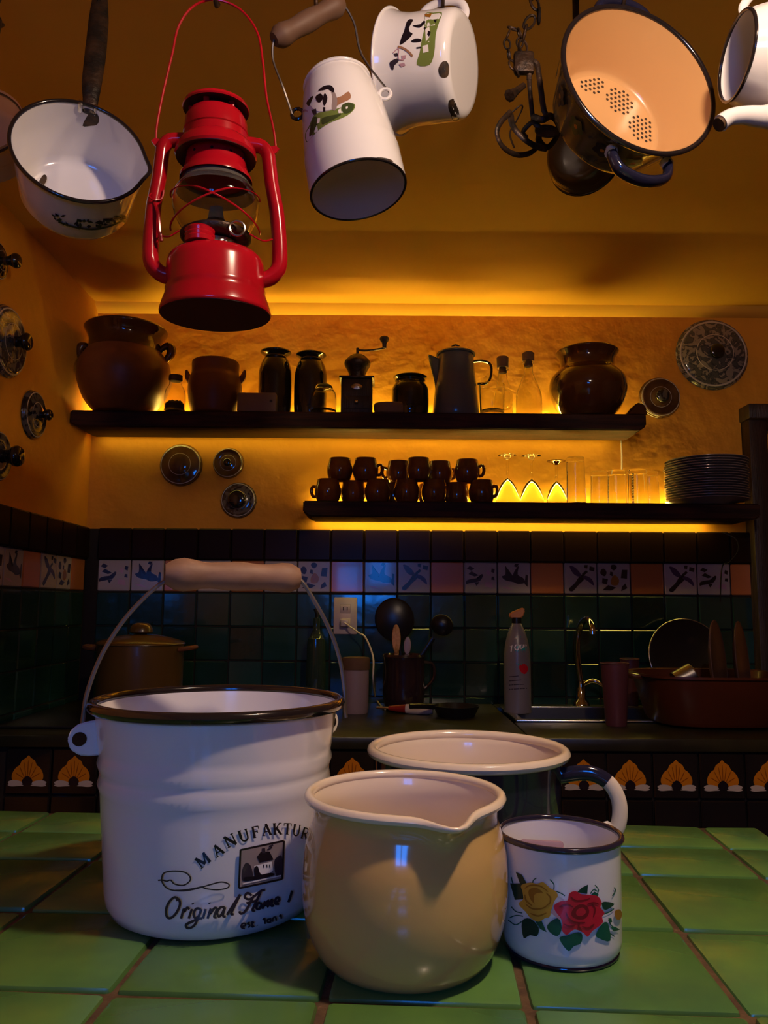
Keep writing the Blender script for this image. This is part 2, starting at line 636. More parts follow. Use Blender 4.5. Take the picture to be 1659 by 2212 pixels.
me_mold = tile_mesh('molding_tile', TP - .0016, .100, .020, moldtile, .004)
me_or = tile_mesh('orange_tile', TP - .003, .099, .009, orangetile)
me_wh = tile_mesh('picture_tile', TP - .003, .099, .009, whitetile)
me_gr = tile_mesh('green_tile', TP - .003, TP - .003, .009, greentile)
ZMOLD = CZ + .194      # centre of the dark moulding row
ZPIC = CZ + .093
Q = [  # motifs in a unit tile, (0,0) lower left, 1 x 1
    [('f', [(.10, .55), (.22, .42), (.48, .36), (.62, .30), (.86, .34), (.80, .50), (.62, .62), (.66, .92), (.50, .70), (.44, .52), (.34, .60), (.22, .92), (.22, .62)], 0),
     ('f', [(.84, .30), (.94, .20), (.95, .6), (.88, .62)], 0), ('f', [(.08, .20), (.3, .12), (.5, .10), (.3, .2)], 1), ('f', [(.5, .9), (.6, .86), (.66, .97), (.54, .98)], 0)],
    [('f', [(.42, .52), (.30, .34), (.10, .14), (.22, .06), (.44, .30), (.60, .46), (.62, .62), (.5, .62)], 0),
     ('f', [(.44, .56), (.26, .66), (.14, .92), (.34, .86), (.52, .62)], 2), ('f', [(.55, .52), (.72, .42), (.92, .26), (.86, .48), (.64, .60)], 2),
     ('f', [(.58, .58), (.74, .72), (.68, .78), (.54, .66)], 0), ('f', [(.78, .78), (.94, .74), (.96, .88), (.80, .92)], 0), ('f', [(.62, .86), (.72, .84), (.74, .96), (.62, .96)], 0)],
    [('f', [(.02, .28), (.10, .30), (.30, .34), (.48, .40), (.58, .58), (.52, .62), (.44, .5), (.20, .46), (.04, .40)], 0), ('f', [(.3, .34), (.36, .22), (.46, .36)], 0),
     ('f', [(.10, .62), (.3, .54), (.44, .58), (.2, .72)], 0), ('f', [(.05, .8), (.2, .74), (.3, .82), (.14, .9)], 0), ('f', [(.66, .66), (.78, .56), (.82, .68), (.74, .78)], 1),
     ('f', [(.84, .70), (.94, .66), (.96, .8), (.86, .82)], 0), ('f', [(.62, .2), (.9, .16), (.86, .34), (.66, .36)], 1), ('f', [(.84, .44), (.95, .42), (.94, .54), (.86, .54)], 0)],
    [('f', [(.06, .66), (.2, .58), (.26, .72), (.18, .84), (.08, .8)], 0), ('f', [(.40, .86), (.5, .78), (.6, .88), (.54, .97), (.42, .96)], 0), ('f', [(.72, .52), (.92, .50), (.94, .80), (.76, .80)], 0),
     ('f', [(.1, .34), (.26, .30), (.30, .48), (.12, .52)], 0), ('f', [(.12, .12), (.4, .1), (.56, .2), (.3, .28)], 0), ('f', [(.72, .08), (.92, .18), (.86, .34), (.74, .22)], 0),
     ('f', [(.40, .30), (.60, .28), (.66, .46), (.54, .62), (.42, .52)], 3), ('f', [(.36, .62), (.46, .58), (.46, .72), (.38, .74)], 0)],
]
QM = [K_BIRD, K_PINK, K_BIRD2, K_YEL2]
motif_me = []
for q in Q:
    d = Decal('painted_motif', None, lambda u, v, L: Vector(((u - .5) * .098, -.0092 - L * .00003, (v - .5) * .094)))
    for kind, pts, c in q:
        d.fill([(a, b) for a, b in pts], QM[c], step=.2)
    o = d.build()
    motif_me.append(o.data)
    bpy.data.objects.remove(o)


def pic(M, parent, kind):
    if kind < 0:
        return put('orange_tile', me_or, M, parent)
    o = put('picture_tile', me_wh, M, parent)
    c = bpy.data.objects.new('painted_motif', motif_me[kind])
    COL.objects.link(c)
    c.parent = o
    return o


box('grout_bed', (XL + .002, YB - .0055, CZ - .42), (1.17, YB + .01, CZ + .242), darkgrout, wb)
box('grout_bed', (XL - .01, 1.2, CZ - .42), (XL + .0055, YB - .003, CZ + .242), darkgrout, wl)
# back wall rows; joint positions read from the photograph: x of joint = .553 is 1217 px
X0 = PY(1217, 1247, YB).x
seq = {0: 1, 1: 3, 2: -1, 3: 1, 4: 2, 5: -1, -1: -1, -2: 0, -3: 2, -4: -1, -5: 1, -6: 0, -7: -1, -8: 3, -9: 2, -10: -1, -11: 0, -12: -1, -13: 0, -14: 2}
for i in range(-14, 6):
    x = X0 + (i + .5) * TP
    if x < XL - .02 or x > 1.17:
        continue
    RX = Matrix.Translation((x, YB, ZMOLD))
    put('molding_tile', me_mold, RX, wb, .004)
    pic(Matrix.Translation((x, YB, ZPIC)), wb, seq.get(i, -1))
    for k in range(4):
        put('green_tile', me_gr, Matrix.Translation((x, YB, CZ + .040 - (k + .5) * TP)), wb, .02)
# the same three bands on the left wall
RL = Matrix.Rotation(math.radians(90), 4, 'Z')
lk = [-1, 3, 1, -1, 0, 3, -1, 1, 2, -1, 0]
for i in range(11):
    y = YB - .018 - (i + .5) * TP
    put('molding_tile', me_mold, Matrix.Translation((XL, y, ZMOLD)) @ RL, wl, .004)
    pic(Matrix.Translation((XL, y, ZPIC)) @ RL, wl, lk[i])
    for k in range(4):
        put('green_tile', me_gr, Matrix.Translation((XL, y, CZ + .040 - (k + .5) * TP)) @ RL, wl, .015)

# ------------------------------------------------------------------ kitchen counter
ct = thing('kitchen_counter', 'tiled kitchen counter under the shelves with sunflower tile band', 'counter', (0, 0, 0))
box('worktop', (XL + .016, YK - .012, ZK - .030), (.345, YB - .012, ZK), countertile, ct, bev=.006)
box('worktop', (.345, YK - .012, ZK - .030), (1.02, 2.098, ZK), countertile, ct, bev=.004)
box('worktop', (.345, 2.41, ZK - .030), (1.02, YB - .012, ZK), countertile, ct, bev=.004)
box('worktop', (1.02, YK - .012, ZK - .030), (1.6, YB - .055, ZK), countertile, ct, bev=.006)
box('front_panel', (XL + .016, YK + .012, 0), (1.6, YK + .04, ZK - .031), darkgrout, ct)
me_sun = tile_mesh('sunflower_tile', TP - .002, TP - .002, .010, sunbase)
sd = Decal('painted_flower', None, lambda u, v, L: Vector((u * .1, -.0102 - L * .00003, v * .1)))
sd.fill([(-.34, -.20), (-.36, -.06), (-.28, .08), (-.20, .14), (-.15, .24), (-.06, .30), (0, .36), (.06, .30), (.15, .24), (.20, .14), (.28, .08), (.36, -.06), (.34, -.20), (.15, -.24), (-.15, -.24)], K_SUN, step=.1)
for x, y in [(-.28, -.04), (-.19, .10), (-.09, .20), (0, .25), (.09, .20), (.19, .10), (.28, -.04)]:
    sd.stroke([(x * .3, -.16), (x * .75, y * .55 - .06), (x, y)], .022, K_SUN2, sm=3, taper=True)
for s_ in (-1, 1):
    for q in range(2):
        sd.fill([(s_ * .08, -.27 - .05 * q), (s_ * .2, -.21 - .06 * q), (s_ * .36, -.20 - .07 * q), (s_ * .45, -.25 - .06 * q), (s_ * .36, -.31 - .03 * q), (s_ * .2, -.30 - .03 * q)], K_PETAL, step=.2)
sd.fill([(-.12, -.2), (0, -.10), (.12, -.2), (.08, -.30), (-.08, -.30)], K_BLACK, step=.2)
so = sd.build()
me_sunmot = so.data
bpy.data.objects.remove(so)
X1 = PY(1310, 1640, YK).x
for i in range(-14, 9):
    x = X1 + (i + .5) * .1075
    if x < XL + .062:
        continue
    o = put('sunflower_tile', me_sun, Matrix.Translation((x, YK + .010, CZ - .3855)), ct, .004)
    c = bpy.data.objects.new('painted_flower', me_sunmot)
    COL.objects.link(c)
    c.parent = o
for i in range(-14, 9):
    x = X1 + (i + .5) * .1075
    if x < XL + .062:
        continue
    for k in range(2):
        put('lower_tile', me_sun, Matrix.Translation((x, YK + .010, CZ - .3855 - (k + 1) * .1075)), ct, .004)

# ------------------------------------------------------------------ table of green tiles
TA = math.radians(-3.3)
TM = Matrix.Rotation(TA, 4, 'Z')
TM.translation = Vector((0, 0, ZT))
tb = thing('tiled_table', 'heavy table topped with uneven green glazed tiles', 'table', M=TM)
tj = [-.10, .016, .134, .252, .370, .488, .606, .724, .807, .884]
sj = [-.78, -.66, -.54, -.42, -.305, -.190, -.062, .058, .182, .290, .41, .53, .65]
box('tabletop', (-.80, -.12, -.05), (.352, .89, -.0035), grout, tb, bev=.004)
for a, b in zip(sj, sj[1:]):
    for c, d in zip(tj, tj[1:]):
        if b > .42:
            continue
        e = min(b, .35)
        if a > .34:
            continue
        g = .0022
        o = box('table_tile', (a + g, c + g, -.012), (e - g, d - g, 0), tabletile, bev=.0035, seg=2, jit=.0006)
        bm = bmesh.new()
        bm.from_mesh(o.data)
        cx = Vector(((a + e) / 2, (c + d) / 2, 0))
        for v in bm.verts:
            v.co -= cx
        bm.to_mesh(o.data)
        bm.free()
        o.parent = tb
        o.location = cx + Vector((0, 0, random.uniform(-.0007, 0)))
        o.rotation_euler = (random.uniform(-.006, .006), random.uniform(-.006, .006), random.uniform(-.008, .008))
for sx in (-.74, .29):
    for sy in (-.06, .83):
        box('leg', (sx - .04, sy - .04, -ZT), (sx + .04, sy + .04, -.05), framewood, tb, bev=.004)
box('apron', (-.76, .80, -.16), (.31, .83, -.05), framewood, tb)

# ------------------------------------------------------------------ bucket
BC = Vector((-.131, .638, ZT))
M = Matrix.Translation(BC)
bk = thing('enamel_bucket', 'white enamel bucket with wooden carrying grip and printed house emblem', 'bucket', M=M)
HB = .153
bo = [(.0, .0015), (.070, .0), (.0765, .0035), (.0800, .010), (.0815, .018), (.0868, .080), (.0878, .0905), (.0898, .096), (.0885, .1015), (.0888, .1055), (.0908, .111), (.0895, .1165), (.0905, .122), (.0945, HB)]
bi = [(.0930, HB), (.0852, .08), (.080, .019), (.075, .006), (0, .004)]
lathe('body', bo + bi, enamel, bk, 96, angle=60)
torus('rim', .0965, .0040, HB, blackrim, bk, 96, flat=1.1)
for s_ in (-1, 1):
    # lug plate with an eye, riveted under the rim
    lg = prism('lug', [(.088, HB - .036), (.088, HB - .010), (.098, HB - .011), (.1045, HB - .0125), (.1100, HB - .017), (.1120, HB - .0235), (.1095, HB - .031), (.103, HB - .0355), (.096, HB - .0365)], -.003, .003, enamel, bk, 'Y', bev=.001)
    tube('lug_eye', [(.1035, -.0036, HB - .0235), (.1035, .0036, HB - .0235)], .0052, blackrim, lg, 20)
    if s_ < 0:
        lg.rotation_euler.z = math.pi + .34
    else:
        lg.rotation_euler.z = .62
# bail of wire, standing, with turned wooden grip; points traced on the plane through the lugs
tw = .34


def bail(px, py):
    # vertical plane through bucket axis turned by tw
    n = Vector((-math.sin(tw), math.cos(tw), 0))
    d = ray(px, py)
    t = (BC - CAM).dot(n) / d.dot(n)
    return CAM + d * t - BC


bl = [bail(*p) for p in [(176, 1590), (180, 1545), (190, 1490), (222, 1410), (275, 1330), (345, 1262), (390, 1247)]]
tube('bail_wire', bl, .0018, wire, bk, 8, sm=5)
br = [bail(*p) for p in [(600, 1243), (645, 1250), (680, 1300), (712, 1360), (733, 1420), (743, 1480), (745, 1530), (747, 1550)]]
tube('bail_wire', br, .0018, wire, bk, 8, sm=5)
ga, gb = bail(356, 1240), bail(646, 1249)
gp, gr_ = [], []
for k, r in enumerate([.008, .0125, .0138, .0128, .0112, .0108, .0114, .0120, .0122, .0118, .0110, .0108, .0116, .0126, .0125, .0085]):
    gp.append(ga.lerp(gb, k / 15))
    gr_.append(r * .98)
tube('wooden_grip', gp, gr_, grip, bk, 20)
# printed emblem
bm_ = rev_map(M, [(r, z) for r, z in bo[3:]])
k8 = 380 / 1659
dc = Decal('printed_emblem', bk, bm_)


def Z8(p):
    return zm(320, 1740, k8, p)


CAPS = {
    'M': ([(0, 0), (0, 1)], .14), 'A': 0, 'N': 0, 'U': 0, 'F': 0, 'K': 0, 'T': 0, 'R': 0}
GL = {
    'M': [([(.08, 0), (.08, 1)], .10), ([(.08, 1), (.5, .12)], .19), ([(.5, .12), (.92, 1)], .10), ([(.92, 1), (.92, 0)], .19), ([(-.04, .03), (.22, .03)], .07), ([(.76, .03), (1.06, .03)], .07), ([(-.02, .97), (.14, .97)], .07), ([(.86, .97), (1.06, .97)], .07)],
    'A': [([(.12, 0), (.5, 1)], .09), ([(.5, 1), (.88, 0)], .20), ([(.25, .33), (.75, .33)], .08), ([(-.02, .03), (.26, .03)], .07), ([(.70, .03), (1.04, .03)], .07)],
    'N': [([(.14, 0), (.14, 1)], .09), ([(.14, 1), (.86, 0)], .20), ([(.86, 0), (.86, 1)], .09), ([(0, .03), (.28, .03)], .07), ([(.72, .97), (1, .97)], .07), ([(0, .97), (.2, .97)], .07)],
    'U': [([(.18, 1), (.18, .35), (.26, .12), (.5, .02), (.74, .12), (.84, .35), (.84, 1)], .13), ([(.17, .98), (.17, .3)], .2), ([(.02, .97), (.36, .97)], .07), ([(.7, .97), (.98, .97)], .07)],
    'F': [([(.2, 0), (.2, 1)], .2), ([(.1, .96), (.86, .96)], .09), ([(.2, .52), (.68, .52)], .09), ([(.04, .03), (.4, .03)], .07), ([(.84, .98), (.86, .74)], .08), ([(.66, .64), (.66, .4)], .07)],
    'K': [([(.18, 0), (.18, 1)], .2), ([(.2, .42), (.84, 1)], .09), ([(.38, .58), (.86, 0)], .2), ([(.02, .03), (.36, .03)], .07), ([(.02, .97), (.36, .97)], .07), ([(.66, .97), (1, .97)], .07), ([(.72, .03), (1.02, .03)], .07)],
    'T': [([(.5, 0), (.5, 1)], .2), ([(.02, .95), (.98, .95)], .10), ([(.3, .03), (.7, .03)], .07), ([(.03, .98), (.03, .74)], .07), ([(.97, .98), (.97, .74)], .07)],
    'R': [([(.18, 0), (.18, 1)], .2), ([(.2, .95), (.6, .95), (.8, .8), (.78, .6), (.55, .5), (.2, .5)], .12), ([(.45, .5), (.9, 0)], .18), ([(.02, .03), (.38, .03)], .07)]}


def letters(word, dec, m):
    for ch, cx, cy, rot, w, h in word:
        a = math.radians(rot)
        for pts, sw in GL[ch]:
            q = []
            for x, y in pts:
                X, Y = (x - .5) * w, (y - .5) * h
                q.append((cx + X * math.cos(a) + Y * math.sin(a) * -1 * -1 * 0 + X * 0 - Y * math.sin(a), cy - (X * math.sin(a) + Y * math.cos(a))))
            dec.stroke(q, sw * w * 1.3, m, sm=4 if len(q) > 3 else 0, step=3)


letters([('M', 438, 1858, 38, 25, 25), ('A', 470, 1836, 33, 22, 25), ('N', 497, 1815, 26, 24, 25), ('U', 526, 1804, 16, 22, 25), ('F', 552, 1796, 10, 18, 25), ('A', 574, 1791, 7, 20, 25),
         ('K', 597, 1789, 3, 19, 25), ('T', 618, 1789, -3, 16, 25), ('U', 637, 1792, -9, 16, 25), ('R', 655, 1799, -16, 14, 25)], dc, K_BLACK)
fr = Z8([(865, 410), (1265, 325), (1250, 685), (850, 770)])
dc.fill(fr, K_GREY)
for a, b in zip(fr, fr[1:] + fr[:1]):
    dc.stroke([a, b], 4.2, K_BLACK, sm=0)
dc.fill(Z8([(880, 600), (915, 530), (960, 560), (980, 650), (970, 690), (885, 700)]), K_DARK)
dc.fill(Z8([(1175, 520), (1200, 480), (1245, 470), (1245, 640), (1190, 650)]), K_DARK)
dc.fill(Z8([(990, 560), (1150, 520), (1165, 600), (1120, 640), (1000, 640)]), K_WHITE, sharp=True)
dc.fill(Z8([(1015, 475), (1052, 425), (1132, 425), (1168, 500), (1040, 528)]), K_BLACK, sharp=True)
dc.fill(Z8([(1060, 395), (1090, 390), (1095, 440), (1062, 440)]), K_DARK)
dc.stroke(Z8([(1110, 410), (1150, 385), (1130, 375), (1165, 362)]), 3, K_DARK)
dc.fill(Z8([(990, 580), (1020, 560), (1040, 620), (1060, 650), (1000, 665)]), K_BLACK)
dc.fill(Z8([(900, 665), (1000, 655), (1130, 625), (1180, 640), (1100, 670), (920, 700)]), K_BLACK)
for x in (1075, 1105, 1130):
    dc.stroke(Z8([(x, 545), (x + 2, 575)]), 2.2, K_DARK, sm=0)
dc.stroke(Z8([(885, 725), (1050, 690), (1235, 650)]), 2.5, K_WHITE)
dc.stroke(Z8([(110, 692), (150, 690), (190, 700), (225, 690), (260, 725), (340, 738), (398, 700), (400, 655), (350, 615), (250, 605), (170, 620), (145, 660), (150, 715), (200, 770), (290, 790), (400, 783), (500, 758), (600, 728), (690, 708), (755, 728), (745, 762), (660, 780), (560, 772), (505, 752)]), 3.0, K_DARK)
dc.stroke(Z8([(260, 785), (330, 787), (420, 775), (520, 748)]), 5.0, K_DARK, taper=True)
SC = [[(300, 872), (262, 850), (215, 890), (185, 960), (190, 1030), (225, 1045), (275, 1000), (310, 920), (300, 872), (275, 880)],
      [(320, 1052), (345, 960), (352, 985), (375, 948), (398, 962)], [(390, 1050), (420, 960)], [(424, 905), (430, 915)],
      [(502, 962), (462, 955), (435, 1000), (450, 1045), (485, 1020), (505, 960), (470, 1060), (430, 1120), (380, 1135), (365, 1105), (400, 1085), (470, 1055), (515, 1045)],
      [(520, 1050), (545, 960)], [(578, 900), (584, 910)], [(562, 1050), (592, 955), (585, 1005), (625, 950), (645, 962), (622, 1030), (645, 1040)],
      [(718, 945), (680, 945), (650, 990), (665, 1030), (695, 1000), (720, 945), (702, 1020), (728, 1030)], [(738, 1015), (790, 930), (858, 825), (825, 895), (778, 1000), (800, 1008)],
      [(965, 835), (925, 810), (900, 850), (945, 868), (1000, 830), (1050, 790), (1085, 780)], [(985, 830), (940, 920), (900, 985), (865, 1003), (850, 980)], [(915, 905), (960, 895), (1010, 880)],
      [(1045, 800), (1000, 900), (970, 970), (992, 975)], [(1042, 900), (1015, 910), (1005, 950), (1030, 960), (1050, 925), (1042, 900)],
      [(1058, 960), (1085, 890), (1080, 930), (1115, 880), (1105, 940), (1150, 870), (1142, 930), (1165, 925)], [(1178, 900), (1212, 882), (1205, 852), (1182, 865), (1175, 910), (1212, 915)],
      [(1330, 790), (1310, 860), (1295, 900)]]
for p in SC:
    dc.stroke(Z8(p), 5.2, K_DARK)
for p in [[(868, 1120), (905, 1108), (898, 1090), (875, 1095), (868, 1125), (900, 1138)], [(945, 1080), (925, 1090), (945, 1108), (930, 1128)], [(968, 1070), (965, 1120), (985, 1112)], [(955, 1088), (985, 1080)],
          [(1010, 1108), (1014, 1112)], [(1062, 1058), (1080, 1045), (1082, 1105)], [(1130, 1050), (1105, 1055), (1108, 1080), (1132, 1075), (1132, 1040), (1130, 1085), (1110, 1100)],
          [(1165, 1030), (1150, 1055), (1160, 1085), (1182, 1065), (1178, 1035), (1165, 1030)], [(1210, 1028), (1226, 1015), (1230, 1070)]]:
    dc.stroke(Z8(p), 3.8, K_DARK)
dc.build()

# ------------------------------------------------------------------ spouted jug
JC = Vector((.0155, .545, ZT))
jg = thing('spouted_jug', 'round bellied tan enamel jug with cream rim and pouring lip', 'jug', JC)
HJ = .1045
sp_a = math.radians(-68)


def spout(x, y, z):
    a = math.atan2(y, x) - sp_a
    a = (a + math.pi) % (2 * math.pi) - math.pi
    w = math.exp(-(a / .20) ** 2)
    k = max(0, (z - .082) / (HJ - .082)) ** 1.5
    r = math.hypot(x, y)
    s_ = 1 + .0115 * w * k / max(r, .02)
    w2 = math.exp(-(a / .45) ** 2)
    return (x * s_, y * s_, z - .0030 * w * k - .0012 * w2 * k)


jo = [(.0, .001), (.044, 0), (.0535, .003), (.0598, .011), (.0650, .024), (.0678, .040), (.0682, .055), (.0672, .070), (.0643, .083), (.0622, .091), (.0624, .097), (.0640, .1010), (.0652, HJ - .001)]
ji = [(.0625, HJ - .001), (.0600, .094), (.0615, .084), (.0648, .068), (.0656, .054), (.065, .038), (.061, .018), (.052, .007), (.03, .004), (0, .0035)]
jb = lathe('body', jo, tan, jg, 96, deform=spout, sm=3, angle=80)
lathe('lining', ji, cream_in, jg, 96, deform=spout, sm=2, angle=80)
torus('rolled_rim', .0645, .0033, HJ - .0005, cream_in, jg, 96, deform=spout)
# handle at the back
tube('handle', [(-.02, .060, .092), (-.03, .082, .094), (-.036, .094, .078), (-.032, .088, .050), (-.022, .064, .038)], .006, tan, jg, 10, sm=5, flat=.6)

# ------------------------------------------------------------------ floral mug
MC = Vector((.1235, .5635, ZT))
M = Matrix.Translation(MC)
mg = thing('floral_mug', 'white enamel mug painted with yellow and red roses', 'mug', M=M)
HM = .0745
mo = [(0, .0015), (.033, 0), (.0375, .002), (.0395, .006), (.0402, .011), (.0408, HM)]
mi_ = [(.0398, HM), (.0392, .012), (.037, .005), (0, .004)]
lathe('body', mo + mi_, enamel, mg, 80, angle=60)
torus('rim', .0412, .0021, HM, navy, mg, 80)
torus('foot_ring', .0368, .0016, .0015, navy, mg, 80)
tube('handle', [(.030, .028, .062), (.046, .046, .066), (.054, .055, .052), (.050, .050, .030), (.032, .028, .018)], .0048, enamel, mg, 10, sm=5, flat=.55)
tube('handle_edge', [(.0465, .0465, .0665), (.0555, .0565, .052), (.0512, .0515, .029)], .0016, navy, mg, 6, sm=5)
k6 = 280 / 1659


def Z6(p):
    return zm(1080, 1800, k6, p)


dm = Decal('painted_roses', mg, rev_map(M, mo[3:]))
for p in [[(110, 1110), (200, 1170), (280, 1130)], [(150, 560), (170, 640), (230, 720)], [(150, 940), (210, 1000), (290, 1020)], [(130, 1080), (210, 1050), (300, 1060)], [(640, 590), (690, 650), (690, 720)],
          [(470, 570), (430, 600), (420, 650)], [(720, 740), (790, 770), (830, 800)], [(1210, 660), (1255, 720), (1230, 790)], [(1400, 1280), (1460, 1320)], [(1380, 1100), (1420, 1180), (1500, 1220)],
          [(1430, 800), (1470, 730), (1450, 690)], [(1300, 1040), (1400, 1000), (1450, 960)], [(1150, 770), (1190, 720), (1240, 740)]]:
    dm.stroke(Z6(p), 2.2, K_GREEN)
for p, m in [([(140, 640), (290, 640), (310, 840), (200, 850)], K_GREEN2), ([(210, 490), (290, 530), (350, 640), (270, 660)], K_GREEN2), ([(290, 1120), (400, 1090), (500, 1200), (480, 1310), (390, 1300), (310, 1335)], K_GREEN2),
             ([(450, 1110), (540, 1120), (600, 1260), (520, 1220)], K_GREEN), ([(610, 1170), (740, 1080), (790, 1200), (740, 1310), (640, 1260)], K_GREEN), ([(760, 1340), (860, 1300), (1000, 1260), (1050, 1300), (1030, 1400), (940, 1440), (870, 1500)], K_GREEN),
             ([(1220, 1290), (1300, 1150), (1370, 1150), (1400, 1370), (1260, 1340)], K_GREEN), ([(980, 750), (1040, 690), (1120, 650), (1110, 770)], K_GREEN2), ([(1290, 890), (1340, 870), (1450, 900), (1360, 970), (1310, 960)], K_GREEN2),
             ([(1400, 1190), (1460, 1190), (1520, 1230), (1440, 1250)], K_GREEN), ([(1150, 790), (1200, 740), (1250, 770), (1240, 810)], K_GREEN), ([(1370, 1080), (1410, 1080), (1420, 1130), (1390, 1140)], K_GREEN)]:
    dm.fill(Z6(p), m)
dm.fill(Z6([(285, 660), (400, 625), (480, 640), (560, 620), (640, 690), (720, 740), (740, 800), (700, 860), (660, 980), (640, 1060), (580, 1080), (500, 1125), (400, 1080), (340, 1000), (250, 900), (310, 840), (300, 740)]), K_YEL)
dm.fill(Z6([(380, 720), (470, 690), (560, 760), (540, 860), (460, 900), (390, 820)]), K_YEL2)
dm.fill(Z6([(450, 780), (560, 760), (590, 850), (540, 950), (460, 920)]), K_YEL)
for p in [[(330, 700), (400, 660), (520, 670), (620, 740)], [(340, 900), (430, 960), (560, 950), (640, 880)], [(400, 1020), (500, 1050), (600, 1010)], [(330, 780), (350, 860), (420, 920)], [(600, 760), (650, 820), (640, 900)]]:
    dm.stroke(Z6(p), 3.5, K_YEL2, taper=True)
dm.fill(Z6([(1450, 990), (1510, 970), (1540, 1030), (1510, 1100), (1460, 1080)]), K_YEL2)
dm.fill(Z6([(655, 1010), (690, 960), (770, 1060), (780, 1110)]), K_PINK)
dm.fill(Z6([(690, 920), (780, 860), (860, 850), (885, 760), (960, 730), (1030, 770), (1150, 780), (1240, 800), (1285, 880), (1270, 940), (1320, 1010), (1290, 1060), (1300, 1130), (1240, 1190), (1170, 1240), (1110, 1315), (1060, 1265), (960, 1220), (900, 1250), (850, 1290), (790, 1230), (800, 1160), (780, 1080), (720, 1000)]), K_RED)
dm.fill(Z6([(930, 960), (1010, 900), (1100, 920), (1130, 1000), (1080, 1080), (980, 1090), (910, 1040)]), K_RED2)
dm.fill(Z6([(980, 970), (1050, 940), (1090, 1000), (1030, 1050), (970, 1030)]), K_RED)
for p in [[(760, 930), (850, 900), (930, 930)], [(900, 800), (960, 850), (1060, 850), (1140, 820)], [(1150, 880), (1200, 960), (1180, 1060)], [(840, 1000), (880, 1080), (960, 1130), (1080, 1130)], [(820, 1150), (880, 1180), (950, 1170)],
          [(1040, 1180), (1120, 1200), (1190, 1150)], [(1100, 900), (1180, 880), (1250, 900)], [(1010, 1130), (1000, 1180), (1040, 1240)]]:
    dm.stroke(Z6(p), 4.0, K_RED2, taper=True)
dm.build()
mauve = mat('mauve_paper', (.30, .19, .26), .6)
pk = box('paper_packet', (-.015, -.0025, -.031), (.015, .0025, .031), mauve, bev=.002)
tag(pk, 'small mauve paper packet standing inside the floral mug', 'packet')
pk.matrix_world = Matrix.Translation(MC + Vector((-.012, .000, .0375))) @ Matrix.Rotation(math.radians(-8), 4, 'Z') @ Matrix.Rotation(math.radians(-14), 4, 'X')

# ------------------------------------------------------------------ dark pan behind
PC = Vector((.079, .742, ZT))
pt = thing('enamel_saucepot', 'dark navy enamel pot with wide cream rim behind the jug', 'pot', PC)
HP = .0975
lathe('body', [(0, .001), (.066, 0), (.074, .004), (.079, .012), (.083, .05), (.0855, HP - .004), (.087, HP)], navy, pt, 80, sm=2, angle=80)
lathe('lining', [(.0865, HP), (.0835, HP - .008), (.081, .05), (.076, .012), (.068, .005), (0, .004)], cream_in, pt, 80, sm=2, angle=80)
torus('rolled_rim', .0885, .0047, HP + .001, cream_in, pt, 96)
hpts = [Vector((.080, -.020, .080)), Vector((.104, -.026, .084)), Vector((.122, -.030, .076)), Vector((.130, -.032, .058)), Vector((.126, -.031, .036)), Vector((.108, -.027, .024)), Vector((.080, -.02, .022))]
hp = smooth_path(hpts, 8)
tube('handle', hp[:16], .0068, navy, pt, 12, flat=.6)
tube('handle', hp[15:40], .0066, cream_in, pt, 12, flat=.6)
tube('handle', hp[39:], .0068, navy, pt, 12, flat=.6)

# ------------------------------------------------------------------ two wall shelves
YF, YR = 2.31, 2.458
SZ1, SB1 = CZ + .5865, CZ + .535
SZ2, SB2 = CZ + .3135, CZ + .2655
sh1 = tag(prism('wall_shelf', [(XL + .004, SZ1), (.795, SZ1), (.795, SB1 + .014), (.775, SB1), (XL + .03, SB1), (XL + .004, SB1 + .012)], YF, YR, shelfwood, axis='Y', bev=.004),
          'long dark wooden shelf holding clay pots and coffee pot', 'shelf')
sh2 = tag(prism('wall_shelf', [(-.243, SZ2), (1.128, SZ2), (1.128, SB2 + .01), (1.11, SB2), (-.222, SB2), (-.243, SB2 + .014)], YF, YR, shelfwood, axis='Y', bev=.004),
          'shorter dark wooden shelf holding mugs, glasses and plates', 'shelf')
for nm, x0, x1, z0, up, st, lab in [('up1', -.945, .77, SZ1 - .005, 1, LED_UP1, 'amber light strip shining up from the back of the long shelf'),
                                   ('dn1', -.93, .74, SB1 + .013, -1, LED_DN1, 'amber light strip shining down from the back of the long shelf'),
                                   ('up2', -.225, 1.04, SZ2 - .005, 1, LED_UP2, 'amber light strip shining up from the back of the shorter shelf'),
                                   ('dn2', -.225, 1.04, SB2 + .013, -1, LED_DN2, 'amber light strip shining down from the back of the shorter shelf')]:
    m = mat('led_' + nm, (.8, .6, .3), .5, emit=LED_COL, estr=st)
    t = thing('light_strip', lab, 'light strip', (0, YR, z0))
    yo = .017 if up > 0 else 0
    box('diffuser', (x0, yo + .003, min(0, .002 * up)), (x1, yo + .013, max(0, .002 * up)), m, t)
    box('channel', (x0, .0005, min(0, -.004 * up)), (x1, yo + .0155, max(0, -.004 * up)), rubber, t)
    for xx in (x0 - .004, x1):
        box('end_cap', (xx, .0005, min(-.004 * up, .003 * up)), (xx + .004, yo + .0155, max(-.004 * up, .003 * up)), rubber, t)
# lead of the light strip hanging at the end of the shorter shelf
ld_ = [PY(1560, 1150, 2.46), PY(1590, 1165, 2.44), PY(1594, 1190, 2.43), PY(1575, 1215, 2.45), PY(1560, 1225, 2.47), PY(1556, 1300, 2.475)]
tag(tube('light_strip_lead', ld_, .0018, rubber, None, 6, sm=6), 'thin loose lead hanging under the end of the shorter shelf', 'cable')
tag(tube('light_strip_riser', [PY(1341, 940, 2.494), PY(1343, 985, 2.494), PY(1343, 1068, 2.494)], .0026, whiteplastic, None, 8, sm=2), 'pale cable running up the wall between the shelves', 'cable')

# ------------------------------------------------------------------ things on the long shelf


